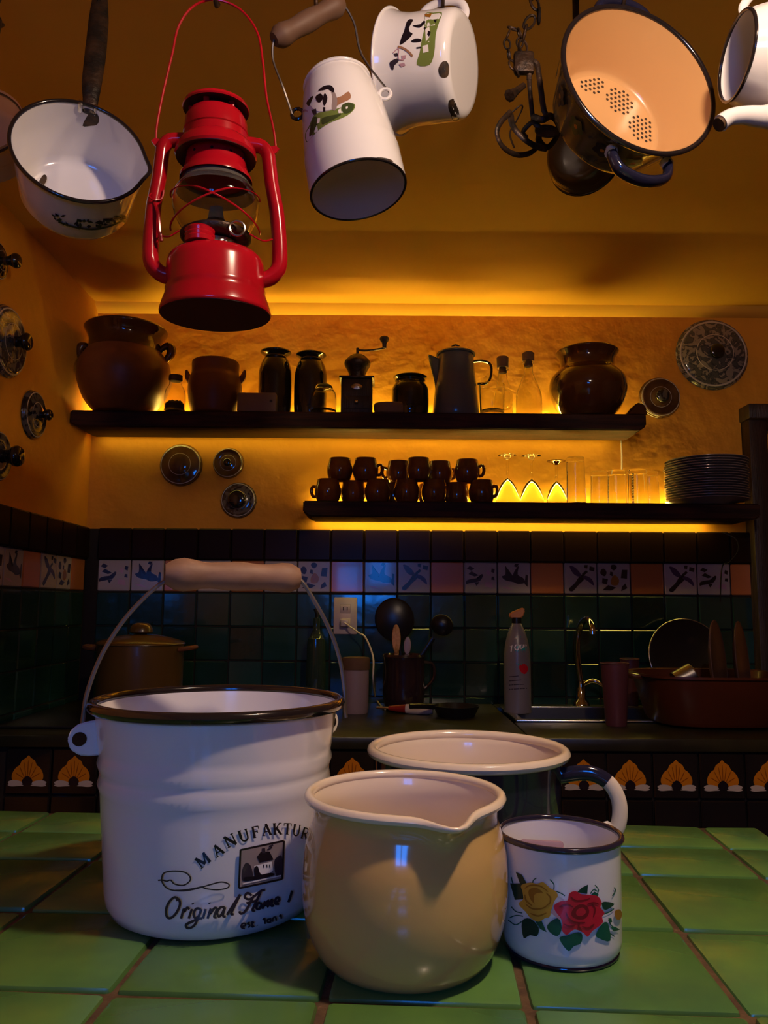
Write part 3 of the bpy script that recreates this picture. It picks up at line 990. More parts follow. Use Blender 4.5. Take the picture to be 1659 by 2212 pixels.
def on1(px, y):
    p = PY(px, 885, y)
    return Vector((p.x, y, SZ1))


def mpx(y, z):          # pixels per metre at a depth
    return FPX / ((Vector((0, y, z)) - CAM).dot(_f))


def olla(name, label, px, y, w_px, top_py, neck=.80, lip=.88, ear=True, glaze=.72, body=clay):
    c = on1(px, y)
    h = hz(top_py, y, px) - SZ1
    R = w_px / 2 / mpx(y, SZ1 + h * .5)
    t = thing(name, label, 'pot', c)
    out = [(0, .001), (.50 * R, 0), (.62 * R, .02 * h), (.84 * R, .16 * h), (.97 * R, .34 * h), (R, .46 * h), (.95 * R, .60 * h), (neck * R, glaze * h)]
    nk = [(neck * R, glaze * h), ((neck - .02) * R, .78 * h), ((neck - .01) * R, .88 * h), (lip * R, .965 * h), ((lip + .01) * R, .985 * h), ((lip - .03) * R, h), ((neck - .06) * R, .95 * h), ((neck - .09) * R, .78 * h), (.8 * R, .5 * h), (.5 * R, .04 * h), (0, .03 * h)]
    lathe('belly', out, body, t, 56, sm=3, angle=80)
    lathe('neck', nk, clayglaze, t, 56, sm=3, angle=80)
    if ear:
        for s_ in (-1, 1):
            tube('ear', [(s_ * .84 * R, 0, .60 * h), (s_ * 1.0 * R, 0, .70 * h), (s_ * 1.0 * R, 0, .78 * h), (s_ * .90 * R, 0, .80 * h), (s_ * .76 * R, 0, .74 * h)], [.03 * h, .05 * h, .055 * h, .045 * h, .03 * h], clayglaze, t, 10, sm=4)
    return t


olla('clay_olla', 'largest clay cooking pot with glazed dark neck and two ears', 265, 2.355, 196, 712)
t = olla('clay_olla', 'glossy brown clay pot without ears near the stone on the long shelf', 1271, 2.375, 164, 760, neck=.72, lip=.80, ear=False, glaze=.74, body=clayglaze)

# medium eared crock
c = on1(463, 2.372)
h = hz(785, 2.365) - SZ1
R = 58 / mpx(2.365, SZ1)
t = thing('clay_crock', 'straight sided clay crock with two small pointed ears', 'pot', c)
lathe('body', [(0, 0), (.72 * R, 0), (.86 * R, .06 * h), (.97 * R, .3 * h), (R, .5 * h), (.96 * R, .68 * h), (.88 * R, .78 * h), (.88 * R, .95 * h), (.86 * R, h), (.80 * R, .98 * h), (.78 * R, .7 * h), (.7 * R, .08 * h), (0, .06 * h)], clay, t, 48, sm=3, angle=80)
for s_ in (-1, 1):
    tube('ear', [(s_ * .86 * R, 0, .62 * h), (s_ * 1.02 * R, 0, .72 * h), (s_ * 1.10 * R, 0, .86 * h)], [.07 * h, .065 * h, .02 * h], clay, t, 10, sm=4)


def jar(label, px, y, w_px, top_py, m, neck=.62, lip=.92, name='glazed_jar', depth=.8):
    c = on1(px, y)
    h = hz(top_py, y, px) - SZ1
    R = w_px / 2 / mpx(y, SZ1)
    t = thing(name, label, 'jar', c)
    lathe('body', [(0, 0), (.84 * R, 0), (.94 * R, .03 * h), (R, .2 * h), (R, .6 * h), (.95 * R, .74 * h), (.80 * R, .85 * h), (neck * R * 1.1, .90 * h), (neck * R * 1.06, .93 * h)], m, t, 48, sm=3, angle=80)
    lathe('lip', [(neck * R * 1.06, .93 * h), (lip * R, .975 * h), (lip * R, .992 * h), (lip * R * .95, h), (neck * R * .98, .96 * h), (neck * R * .9, .85 * h), (.85 * R, .7 * h), (.8 * R, .1 * h), (0, .08 * h)], m, t, 48, sm=2, angle=80)
    return t


jar('taller black glazed jar beside a matching shorter one', 593, 2.40, 72, 760, blackglaze)
jar('black glazed jar standing between its taller twin and the coffee grinder', 670, 2.40, 71, 766, blackglaze)
jar('short wide mouthed black jar beside the grey coffee pot', 886, 2.37, 80, 815, blackglaze, neck=.76, lip=.92)

# corked spice jar
c = on1(377, 2.328)
t = thing('spice_jar', 'small corked glass jar half filled with dark seeds', 'jar', c)
h = hz(832, 2.36) - SZ1
R = 22 / mpx(2.36, SZ1)
lathe('glass_body', [(0, 0), (.92 * R, 0), (R, .06 * h), (R, .55 * h), (.85 * R, .74 * h), (.62 * R, .86 * h), (.62 * R, h), (.56 * R, h), (.56 * R, .86 * h), (.8 * R, .72 * h), (.94 * R, .54 * h), (.94 * R, .07 * h), (0, .05 * h)], glass, t, 32, sm=2)
lathe('cork', [(0, h - .002), (.58 * R, h - .002), (.66 * R, h + .002), (.64 * R, h + .016), (0, h + .016)], cork, t, 24)
lathe('seeds', [(0, .07 * h), (.90 * R, .08 * h), (.90 * R, .24 * h), (.5 * R, .34 * h), (0, .30 * h)], seeds, t, 24, deform=lambda x, y, z: (x, y, z + (.004 * math.sin(x * 900) * math.cos(y * 800) if z > .012 else 0)))

# pale block and pale dish
c = on1(556, 2.335)
t = thing('stone_block', 'pale rectangular stone block with a small bored hole', 'block', c)
hb = hz(853, 2.335) - SZ1
wb_ = 42 / mpx(2.335, SZ1)
box('body', (-wb_, -.02, 0), (wb_, .025, hb), bone, t, bev=.005)
tube('bored_hole', [(wb_ * .74, -.0204, hb * .55), (wb_ * .74, -.017, hb * .55)], .0045, seeds, t, 12)
c = on1(843, 2.335)
t = thing('soap_dish', 'low oval pale dish between grinder and short black jar', 'dish', c)
hb = hz(873, 2.335) - SZ1
wd = 36 / mpx(2.335, SZ1)
lathe('body', [(0, 0), (.82 * wd, 0), (.97 * wd, hb * .3), (wd, hb * .75), (.95 * wd, hb), (.88 * wd, hb), (.8 * wd, hb * .5), (0, hb * .4)], bone, t, 40, deform=lambda x, y, z: (x, y * .55, z), sm=2)

# clear lidless jar
c = on1(699, 2.330)
t = thing('glass_jar', 'small clear glass jar with rounded stopper before the black jars', 'jar', c)
h = hz(845, 2.345) - SZ1
R = 27 / mpx(2.345, SZ1)
lathe('glass_body', [(0, 0), (.9 * R, 0), (R, .1 * h), (R, .7 * h), (.86 * R, .92 * h), (.7 * R, h), (.66 * R, h), (.8 * R, .88 * h), (.93 * R, .7 * h), (.93 * R, .12 * h), (0, .09 * h)], glass, t, 32, sm=2)
lathe('stopper', [(0, h * .96), (.62 * R, h * .98), (.72 * R, h + .004), (.6 * R, h + .012), (.3 * R, h + .017), (0, h + .018)], glass, t, 32, sm=2)

# coffee grinder
c = on1(771, 2.365)
s1 = mpx(2.365, SZ1)
zt = lambda py: hz(py, 2.365, 771) - SZ1
t = thing('coffee_grinder', 'old hand crank coffee grinder with dark wooden box', 'grinder', c)
bx = box('box', (-.048, -.045, 0), (.048, .045, zt(826)), framewood, t, bev=.003)
box('top_plate', (-.054, -.051, zt(826)), (.054, .051, zt(821)), iron, t, bev=.002)
dw = box('drawer', (-.040, -.0475, .012), (.040, -.0445, .052), framewood, t, bev=.001)
lathe('knob', [(0, 0), (.006, 0), (.007, .006), (.004, .010), (0, .011)], steel, dw, 16)
dw.children[0].matrix_local = Matrix.Translation((0, -.0475, .032)) @ Matrix.Rotation(math.radians(90), 4, 'X')
bd = lathe('badge', [(0, 0), (.018, 0), (.016, .002), (0, .003)], steel, t, 24, deform=lambda x, y, z: (x, y * .55, z))
bd.matrix_local = Matrix.Translation((0, -.0452, .082)) @ Matrix.Rotation(math.radians(90), 4, 'X')
z0 = zt(821)
lathe('hopper', [(0, z0), (.022, z0), (.024, zt(812)), (.033, zt(798)), (.040, zt(790)), (.041, zt(783)), (.036, zt(778)), (.024, zt(770)), (.012, zt(766)), (0, zt(765))], iron, t, 40, sm=2)
tube('spindle', [(0, 0, zt(768)), (0, 0, zt(752))], .0045, iron, t, 10)
tube('crank_arm', [(0, 0, zt(756)), (.03, 0, zt(757)), (.075, 0, zt(753)), (.084, 0, zt(750)), (.084, 0, zt(746))], .0035, iron, t, 8, sm=4)
ck_ = lathe('crank_knob', [(0, zt(752)), (.006, zt(752)), (.007, zt(742)), (.013, zt(736)), (.015, zt(731)), (.011, zt(727)), (0, zt(726))], framewood, t, 20, sm=2)
ck_.location = (.084, 0, 0)

# enamel coffee pot
c = on1(985, 2.385)
zt = lambda py: hz(py, 2.37, 985) - SZ1
t = thing('enamel_coffee_pot', 'tall grey green enamel coffee pot with lid and beak spout', 'coffee pot', c)
rb, rt = 52 / s1, 39 / s1
hh = zt(764)
lathe('body', [(0, 0), (rb * .96, 0), (rb, .006), (rb * .97, .03), (rb * .88, hh * .45), (rt * 1.02, hh * .85), (rt, hh), (rt * .95, hh), (rt * .9, hh * .8), (rb * .9, .01), (0, .006)], greyenamel, t, 48)
lathe('lid', [(rt * 1.08, hh - .002), (rt * 1.10, hh + .003), (rt * 1.0, hh + .007), (rt * .6, zt(752)), (rt * .25, zt(750)), (0, zt(750))], greyenamel, t, 48, sm=2)
tube('lid_loop', [(-.014, 0, zt(752)), (-.012, 0, zt(745)), (0, 0, zt(742)), (.012, 0, zt(745)), (.014, 0, zt(752))], .0028, blackrim, t, 8, sm=4)
prism('beak_spout', [(-rb * .86, hh * .42), (-rb * .9, hh * .58), (-rb * 1.17, hh * .98), (-rb * 1.14, hh * 1.0), (-rt * .9, hh * .92), (-rt * .9, hh * .5)], -.014, .014, greyenamel, t, 'Y', bev=.004)
tube('handle', [(rt * .95, 0, zt(778)), (rt * 1.45, 0, zt(776)), (rt * 1.92, 0, zt(782)), (rt * 2.0, 0, zt(800)), (rt * 1.8, 0, zt(822)), (rt * 1.2, 0, zt(826))], .0042, blackrim, t, 8, sm=5)

# glass mug
c = on1(1063, 2.332)
t = thing('glass_mug', 'clear glass mug with round handle before the corked bottles', 'mug', c)
h = hz(832, 2.34) - SZ1
R = 27 / s1


def tumbler_prof(R, h, w=.0022, base=.008, taper=.9):
    return [(0, 0), (R * taper * .96, 0), (R * taper, .003), (R, h), (R - w * .6, h + .0008), (R - w, h), (R * taper - w, base), (0, base)]


lathe('glass_body', tumbler_prof(R, h, .003, .012, .95), glass, t, 40)
tube('glass_handle', [(R * .97, 0, h * .86), (R * 1.4, 0, h * .84), (R * 1.55, 0, h * .55), (R * 1.35, 0, h * .25), (R * .96, 0, h * .2)], .0042, glass, t, 10, sm=5)

# corked bottles
for px, w, top, neckpy, y, lab in [(1087, 40, 800, 805, 2.41, 'slimmer corked clear glass bottle behind the glass mug'), (1143, 56, 786, 800, 2.40, 'broad shouldered clear glass bottle with tall dark stopper')]:
    c = on1(px, y)
    t = thing('glass_bottle', lab, 'bottle', c)
    h = hz(top, y, px) - SZ1
    hc = hz(771 if px < 1100 else 762, y, px) - SZ1
    R = w / 2 / s1
    rn = 10 / s1
    lathe('glass_body', [(0, 0), (R * .9, 0), (R, .006), (R, h * .42), (R * .8, h * .58), (rn * 1.2, h * .80), (rn, h * .88), (rn, h), (rn * 1.25, h + .001), (rn * 1.2, h + .006), (rn * .8, h + .006), (rn * .8, h * .86), (rn * 1.0, h * .78), (R * .76, h * .56), (R * .93, h * .4), (R * .93, .01), (0, .008)], glass, t, 36, sm=2)
    lathe('stopper', [(0, h - .01), (rn * .78, h - .01), (rn * .8, h + .007), (rn * 1.3, h + .009), (rn * 1.35, hc - .004), (rn * 1.1, hc), (0, hc)], cork, t, 20)

# stone wedge at the end
c = on1(1372, 2.355)
t = prism('stone_wedge', [(-.040, 0), (-.026, .014), (-.005, .038), (.008, .041), (.024, .030), (.028, 0)], -.03, .03, clayglaze, None, 'Y', bev=.004)
t.location = c
tag(t, 'dark angular stone at the open end of the long shelf', 'stone')

# ------------------------------------------------------------------ things on the shorter shelf


def on2(px, y, lift=0.):
    p = PY(px, 1085, y)
    return Vector((p.x, y, SZ2 + lift))


MH = .068
proto = thing('clay_mug', 'amber glazed clay mug turned upside down, bottom layer of the stack', 'mug', on2(708, 2.338), group='upturned clay mugs on the shorter shelf')
lathe('body', [(.030, 0), (.032, .001), (.0365, .012), (.0395, .027), (.0390, .042), (.0350, .054), (.0340, .060), (.0325, MH - .001), (.029, MH), (0, MH - .003), (0, MH - .010), (.028, MH - .010), (.036, .030), (.029, .002), (.030, 0)], mugclay, proto, 36, sm=2, angle=70)
tube('handle', [(.037, 0, .046), (.048, 0, .047), (.052, 0, .034), (.047, 0, .019), (.037, 0, .017)], .0050, mugclay, proto, 8, sm=4)

ORD = ['first', 'second', 'third', 'fourth', 'fifth', 'sixth', 'seventh', 'eighth', 'ninth', 'tenth', 'eleventh', 'twelfth', 'thirteenth', 'fourteenth', 'fifteenth', 'sixteenth', 'seventeenth', 'eighteenth']
MUGS = [(1041, 2.336, 0, -35), (987, 2.392, 0, 110), (938, 2.340, 0, 80), (878, 2.340, 0, 100), (816, 2.338, 0, 60), (763, 2.372, 0, 100),
        (1010, 2.362, 1, -20), (950, 2.395, 1, 20), (904, 2.340, 1, 120), (861, 2.395, 1, 180), (789, 2.350, 1, -8), (733, 2.352, 1, 100)]
BACK = [(850, 2.418), (928, 2.418)]
proto['label'] = 'upturned amber clay mug, bottom layer, farthest from the wine glasses'
proto.rotation_euler.z = math.radians(170)
n0 = n1 = 0
for px, y, lv, rz in MUGS:
    k = n1 if lv else n0
    lab = 'upturned amber clay mug, %s layer, %s from the wine glasses' % ('upper' if lv else 'bottom', ORD[k])
    if lv:
        n1 += 1
    else:
        n0 += 1
    dup(proto, Matrix.Translation(on2(px, y, lv * MH)) @ Matrix.Rotation(math.radians(rz), 4, 'Z'), lab)
for (px, y), lab in zip(BACK, ('upturned amber clay mug behind the fourth bottom mug from the wine glasses', 'upturned amber clay mug behind the third bottom mug from the wine glasses')):
    dup(proto, Matrix.Translation(on2(px, y)) @ Matrix.Rotation(math.radians(90), 4, 'Z'), lab)

s2 = mpx(2.37, SZ2)


def zt2(py, y=2.37):
    return hz(py, y, 1200) - SZ2


# upturned stemmed glasses
def wine(px, y, top, label, bowl_top, w_bowl, w_foot, m_foot, group=None):
    t = thing('stemmed_glass', label, 'glass', on2(px, y), group=group)
    h, hb_ = zt2(top, y), zt2(bowl_top, y)
    R, rf = w_bowl / 2 / s2, w_foot / 2 / s2
    lathe('bowl', [(R * .97, 0), (R, 0), (R * .99, hb_ * .25), (R * .72, hb_ * .62), (R * .3, hb_ * .92), (.005, hb_ * 1.06), (.0038, hb_ * 1.2), (.0001, hb_ * 1.2), (0, hb_ * .98), (R * .26, hb_ * .86), (R * .66, hb_ * .58), (R * .95, hb_ * .22), (R * .97, 0)], glass, t, 36, sm=2)
    lathe('stem', [(.0036, hb_ * 1.1), (.0034, h * .85), (.007, h * .93), (.0002, h * .93)], glass, t, 16)
    lathe('foot', [(.006, h * .92), (rf * .6, h * .975), (rf, h * .99), (rf, h), (0, h)], m_foot, t, 36)
    return t


darkglass = mat('dark_red_glass', (.10, .02, .01), .05, trans=.5)
g = 'upturned wine glasses on the shorter shelf'
wine(1097, 2.37, 984, 'clear wine glass standing upside down next to the clay mugs', 1032, 50, 40, glass, g)
wine(1149, 2.37, 985, 'clear wine glass standing upside down next to the red footed goblet', 1034, 50, 42, glass, g)
wine(1203, 2.36, 996, 'upturned goblet with dark red foot on the shorter shelf', 1038, 42, 40, darkglass)


def upturned(px, y, top, w, label, group=None, name='drinking_glass', lift=0.):
    t = thing(name, label, 'glass', on2(px, y, lift), group=group)
    h = zt2(top, y) - lift
    R = w / 2 / s2
    lathe('glass_body', [(R, 0), (R * .9, h - .004), (R * .86, h), (0, h), (0, h - .012), (R * .8, h - .014), (R * .93, 0), (R, 0)], glass, t, 36)
    return t


coast = mat('dark_coaster', (.02, .012, .008), .8)


def mat_disc(px, y, r, label):
    t = thing('coaster', label, 'coaster', on2(px, y))
    lathe('disc', [(0, 0), (r, 0), (r, .005), (0, .005)], coast, t, 24)
    torus('raised_edge', r - .002, .0018, .0048, coast, t, 24, 6)


mat_disc(1245, 2.375, .026, 'dark round coaster under the tallest upturned glass')
upturned(1245, 2.375, 988, 42, 'tall upturned clear glass standing on a dark coaster', lift=.0066)
g = 'upturned tumblers beside the plates'
lab = 'squat clear tumbler standing upside down, %s from the plates'
upturned(1296, 2.415, 1018, 40, lab % 'fourth', g, 'tumbler')
upturned(1334, 2.36, 1016, 42, lab % 'third', g, 'tumbler')
upturned(1379, 2.355, 1014, 44, lab % 'second', g, 'tumbler')
upturned(1406, 2.425, 1018, 38, lab % 'first', g, 'tumbler')

# stack of plates
plate_m = mat('grey_white_plate', (.24, .20, .17), .25, coat=.4)
cx = on2(1527, 2.372)
R = .122
pl = thing('dinner_plate', 'grey white dinner plate at the very bottom of the stack', 'plate', cx, group='plates stacked on the shorter shelf')
lathe('dish', [(0, .0015), (.060, .0015), (.064, 0), (.068, .0015), (.074, .004), (R - .006, .0125), (R, .0145), (R, .0160), (R - .004, .0162), (.076, .0075), (.064, .0045), (0, .0042)], plate_m, pl, 56, angle=60)
torus('foot_ring', .064, .0012, .0009, plate_m, pl, 40, 6)
NP = 17
dz = (hz(980, 2.25, 1527) - SZ2 - .016) / (NP - 1)
for k in range(1, NP):
    o = dup(pl, Matrix.Translation(cx + Vector((random.uniform(-.003, .003), random.uniform(-.002, .002), k * dz))))
    o['label'] = 'topmost grey white dinner plate of the tall stack' if k == NP - 1 else 'grey white dinner plate, %s from the bottom of the stack' % ORD[k]

# ------------------------------------------------------------------ pottery lids on the walls
tal = pattern_mat('talavera_scrolls', (.21, .165, .13), (.022, .022, .03), 30, .13, .53, (.06, .055, .05))
tal2 = pattern_mat('talavera_dark', (.085, .07, .055), (.012, .010, .010), 34, .12, .50)
brownlid = mat('brown_glazed_lid', (.10, .045, .016), .09, coat=.7, col2=(.05, .02, .008), nscale=14)
creamline = mat('cream_glaze_line', (.42, .34, .27), .2, coat=.3)


def lid(label, M, R, m, knob=True, line=creamline, dome=.30, kr=.16, kh=.30, kmat=None):
    t = thing('pottery_lid', label, 'pottery lid', M=M)
    lathe('dome', [(0, .001), (R * .96, .001), (R, .006), (R * .99, .012), (R * .90, .016), (R * .86, .014 + R * .04), (R * .6, R * dome * .75), (R * .3, R * dome), (0, R * dome * 1.03)], m, t, 56, sm=2, angle=70)
    torus('painted_ring', R * .93, R * .028, .0150, line, t, 56, 8, flat=.35)
    torus('painted_ring', R * .52, R * .012, R * dome * .82, line, t, 48, 6, flat=.5)
    if knob:
        z = R * dome
        lathe('knob', [(R * kr * .7, z - .004), (R * kr * .6, z + R * kh * .3), (R * kr * .95, z + R * kh * .6), (R * kr, z + R * kh * .8), (R * kr * .7, z + R * kh), (0, z + R * kh * 1.04)], kmat or blackglaze, t, 32, sm=2)
    return t


def onback(px, py):
    p = PY(px, py, YB)
    return Matrix.Translation(p) @ Matrix.Rotation(math.radians(90), 4, 'X')


def onleft(px, py):
    p = PX(px, py, XL)
    return Matrix.Translation(p) @ Matrix.Rotation(math.radians(90), 4, 'Y')


lid('largest blue and cream scroll painted lid high on the wall', onback(1537, 767), .116, tal, kr=.20, kh=.16)
lid('small brown glazed lid by the open end of the long shelf', onback(1424, 860), .066, brownlid, kr=.34, kh=.3, kmat=tal2)
lid('dark bowl shaped lid with pale ring under the long shelf', onback(392, 1005), .067, brownlid, knob=False, dome=.42)
lid('amber brown lid with small dark knob under the long shelf', onback(494, 1001), .049, brownlid, kr=.26, kh=.3)
lid('dark scroll painted lid, lowest of three under the long shelf', onback(516, 1081), .056, tal2, kr=.5, kh=.4, dome=.4)
lid('large scroll painted lid with black knob on the side wall', onleft(12, 738), .088, tal, kr=.26, kh=.42)
lid('green grey banded lid on the side wall near the shelf end', onleft(68, 896), .064, tal2, kr=.24, kh=.50, dome=.36)
lid('lid with big round black knob, lowest on the side wall', onleft(-12, 985), .062, tal2, kr=.42, kh=.8, dome=.3)
lid('black lid hung highest on the side wall', onleft(-14, 563), .046, blackglaze, kr=.4, kh=.8, dome=.6)

# ------------------------------------------------------------------ things on the counter
op = PY(746, 1330, YB - .009)
t = thing('wall_outlet', 'ivory wall outlet plate on the green tiles with a plug', 'outlet', op)
box('cover_plate', (-.037, -.007, -.058), (.037, 0, .058), whiteplastic, t, bev=.004)
for zz in (.022, -.022):
    so_ = box('socket', (-.017, -.0095, zz - .014), (.017, -.007, zz + .014), whiteplastic, t, bev=.002)
    for xx in (-.006, .006):
        box('slot', (xx - .0015, -.0098, zz - .005), (xx + .0015, -.0094, zz + .005), seeds, so_)
t2 = thing('power_plug', 'ivory plug with cord trailing over the counter', 'plug', op + Vector((0, -.0098, -.022)))
box('plug_body', (-.013, -.026, -.011), (.013, 0, .011), whiteplastic, t2, bev=.003)
cords = [op + Vector((0, -.036, -.022)), PY(775, 1367, 2.42), PY(790, 1378, 2.40), PY(806, 1420, 2.36), PY(806, 1470, 2.33), Vector(PZ(812, 1510, ZK + .01)), Vector(PZ(832, 1532, ZK + .004))]
tube('cord', [q - t2.location for q in cords], .0028, whiteplastic, t2, 6, sm=6)

# yellow ochre casserole on the left
ochre = mat('ochre_enamel', (.10, .050, .010), .3, coat=.4)
t = thing('casserole', 'ochre enamel casserole with lid and looped knob', 'casserole', PZ(300, 1500, ZK))
t.location = Vector((PY(300, 1480, 2.16).x, 2.16, ZK + .008))
s3 = mpx(2.16, ZK)
R = 92 / s3
h = hz(1392, 2.16, 300) - t.location.z
lathe('body', [(0, 0), (R * .9, 0), (R * .97, .01), (R, .03), (R, h), (R * .96, h), (R * .96, .03), (0, .01)], ochre, t, 48)
lathe('lid', [(R * 1.02, h), (R * 1.03, h + .004), (R * .9, h + .012), (R * .4, h + .026), (0, h + .028)], ochre, t, 48, sm=2)
lathe('lid_knob', [(.012, h + .026), (.018, h + .030), (.032, h + .034), (.027, h + .050), (.016, h + .058), (0, h + .059)], ochre, t, 24, sm=2)
for s_ in (-1, 1):
    tube('side_handle', [(s_ * R * .97, -.03, h - .012), (s_ * (R + .028), -.028, h - .008), (s_ * (R + .034), 0, h - .006), (s_ * (R + .028), .028, h - .008), (s_ * R * .97, .03, h - .012)], .006, clay, t, 8, sm=4)
hob = tag(box('hob', (XL + .02, 1.93, ZK), (-.30, 2.44, ZK + .008), rubber, bev=.003), 'flat black hob under the ochre casserole', 'hob')

# dark oil bottle
oil = mat('dark_oil_glass', (.06, .10, .07), .06, trans=.6)
t = thing('oil_bottle', 'dark glass oil bottle with pourer beside the outlet', 'bottle', (PY(682, 1450, 2.40).x, 2.40, ZK))
z = lambda py: hz(py, 2.40, 682) - ZK
r1 = 20 / mpx(2.4, ZK)
lathe('glass_body', [(0, 0), (r1, 0), (r1, z(1395)), (r1 * .8, z(1378)), (r1 * .38, z(1360)), (r1 * .36, z(1335)), (0, z(1335))], oil, t, 28, sm=2)
tube('pourer', [(0, 0, z(1337)), (0, 0, z(1325)), (-.006, 0, z(1315))], .005, rubber, t, 8)

# plastic tub
t = thing('plastic_tub', 'pale plastic tub with brown screw lid on the counter', 'tub', (PY(768, 1500, 2.26).x, 2.26, ZK))
z = lambda py: hz(py, 2.26, 768) - ZK
r1 = 29 / mpx(2.26, ZK)
tubm = mat('pale_tub', (.30, .21, .21), .4)
lathe('body', [(0, 0), (r1 * .92, 0), (r1 * .96, .004), (r1, z(1445)), (0, z(1445))], tubm, t, 32)
lathe('screw_lid', [(0, z(1446)), (r1 * 1.05, z(1446)), (r1 * 1.06, z(1424)), (r1 * 1.0, z(1420)), (0, z(1420))], cork, t, 32)

# utensil crock with black skimmer and wooden spoons
t = thing('utensil_crock', 'dark glazed crock on the counter filled with utensils', 'crock', (PY(872, 1500, 2.33).x, 2.33, ZK))
z = lambda py: hz(py, 2.33, 872) - ZK
wcol = mat('dark_plum_glaze', (.022, .010, .013), .2, coat=.4)
lathe('body', [(0, 0), (.045, 0), (.055, .01), (.062, .05), (.060, z(1425)), (.064, z(1418)), (.058, z(1418)), (.054, .05), (.04, .01), (0, .008)], wcol, t, 40, sm=2)
for s_ in (1,):
    tube('handle', [(.058, 0, z(1430)), (.085, 0, z(1435)), (.088, 0, z(1465)), (.058, 0, z(1490))], .005, wcol, t, 8, sm=4)
cb = t.location.copy()
cp = lambda px, py, y=2.33: PY(px, py, y)
wd_m = mat('light_wood_spoon', (.55, .27, .09), .5, col2=(.45, .2, .06), nscale=8, stretch=(14, 14, 1))


def spoon(name, label, p0, p1, wid, thick, m, head=None):
    """flat bladed utensil from p0 (in the crock) to p1"""
    t = thing(name, label, 'utensil', p0)
    d = p1 - p0
    tube('shaft', [(0, 0, 0), d * .5, d * .82], [.006, .006, .007], m, t, 8, flat=.7)
    if head:
        pr = [(0, -.004), (head[0] * .9, -.003), (head[0], 0), (head[0] * .9, .004), (0, .006)]
        o = lathe('blade', pr, m, t, 32, deform=lambda x, y, zz: (x, y * head[1], zz))
        mz = (CAM - p1).normalized()
        up = (d.normalized() - mz * d.normalized().dot(mz)).normalized()
        xx = up.cross(mz)
        c = d
        o.matrix_local = Matrix(((xx.x, up.x, mz.x, c.x), (xx.y, up.y, mz.y, c.y), (xx.z, up.z, mz.z, c.z), (0, 0, 0, 1)))
    return t


spoon('skimmer', 'large black round skimmer leaning in the utensil crock', cb + Vector((.012, -.012, .045)), cp(852, 1338, 2.31), 0, 0, rubber, (.058, 1.1))
spoon('wooden_spatula', 'wooden spatula with lit orange edge in the utensil crock', cb + Vector((-.02, -.022, .05)), cp(856, 1380, 2.285), 0, 0, wd_m, (.013, 3.2))
spoon('wooden_spoon', 'narrow pinkish wooden spoon in the utensil crock', cb + Vector((.004, -.026, .05)), cp(880, 1395, 2.29), 0, 0, tubm, (.011, 2.4))
spoon('black_ladle', 'black ladle standing at an angle in the utensil crock', cb + Vector((-.034, .012, .03)), cp(955, 1350, 2.342), 0, 0, rubber, (.034, .9))

# white and red handled lighter
t = thing('gas_lighter', 'red and white plastic gas lighter lying on the counter', 'lighter', PZ(880, 1540, ZK) + Vector((0, -.02, .014)))
t.rotation_euler = (0, 0, math.radians(-14))
redp = mat('red_plastic', (.25, .012, .010), .35)
tube('grip', [(-.005, 0, 0), (.02, 0, 0), (.06, 0, 0), (.072, 0, 0)], [.013, .0145, .0145, .010], whiteplastic, t, 14, flat=.8)
tube('barrel', [(-.055, 0, 0), (-.03, 0, 0), (-.005, 0, 0)], [.006, .010, .0125], redp, t, 14, flat=.8)
tube('nozzle', [(-.09, 0, 0), (-.055, 0, 0)], .004, steel, t, 8)

# round pan lid and tray
t = thing('dark_skillet', 'small black skillet lying on the counter by the sink', 'skillet', (PY(985, 1520, 2.2).x, 2.2, ZK))
lathe('bowl', [(0, 0), (.05, 0), (.065, .03), (.062, .03), (.048, .004), (0, .004)], rubber, t, 36)
tube('handle', [(-.06, -.01, .027), (-.10, -.04, .032), (-.13, -.06, .034)], .007, rubber, t, 8, sm=3, flat=.6)

# dish soap bottle
soap = mat('pale_soap_bottle', (.17, .15, .16), .3)
lbl = ink('teal_label', (40, 150, 140))
lblred = ink('red_dot', (190, 20, 40))
M = Matrix.Translation((PY(1118, 1500, 2.27).x, 2.27, ZK))
t = thing('dish_soap_bottle', 'pale dish soap bottle with orange cap and teal label', 'bottle', M=M)
z = lambda py: hz(py, 2.27, 1118) - ZK
r1 = 29 / mpx(2.27, ZK)
so_p = [(r1 * .9, .002), (r1, .02), (r1, z(1440)), (r1 * .92, z(1400)), (r1 * .72, z(1372)), (r1 * .45, z(1352))]
lathe('body', [(0, 0)] + so_p + [(r1 * .33, z(1346)), (0, z(1346))], soap, t, 40, sm=2)
lathe('neck', [(r1 * .36, z(1348)), (r1 * .36, z(1334)), (0, z(1334))], rubber, t, 20)
cap = mat('orange_cap', (.55, .20, .05), .4)
prism('spray_cap', [(-.020, z(1336)), (-.022, z(1326)), (-.008, z(1320)), (.020, z(1312)), (.024, z(1318)), (.018, z(1332)), (.010, z(1336))], -.011, .011, cap, t, 'Y', bev=.003)
dl = Decal('printed_label', t, rev_map(M, so_p))
dl.fill([(1108, 1380), (1132, 1376), (1138, 1400), (1140, 1430), (1120, 1438), (1110, 1420)], lbl)
dl.fill([(1122, 1438), (1134, 1434), (1141, 1445), (1134, 1456), (1124, 1450)], lblred)
for p in [[(1104, 1408), (1108, 1384), (1116, 1378)], [(1102, 1396), (1112, 1392)], [(1116, 1390), (1112, 1400), (1118, 1404), (1122, 1394), (1116, 1390)], [(1126, 1388), (1124, 1400), (1130, 1398), (1131, 1386), (1132, 1398)], [(1138, 1374), (1136, 1396)], [(1132, 1384), (1142, 1380)]]:
    dl.stroke(p, 2.4, K_WHITE)
for k in range(4):
    dl.stroke([(1100, 1462 + k * 9), (1120 + 6 * k, 1460 + k * 9)], 1.6, K_DARK, sm=0)
dl.build()

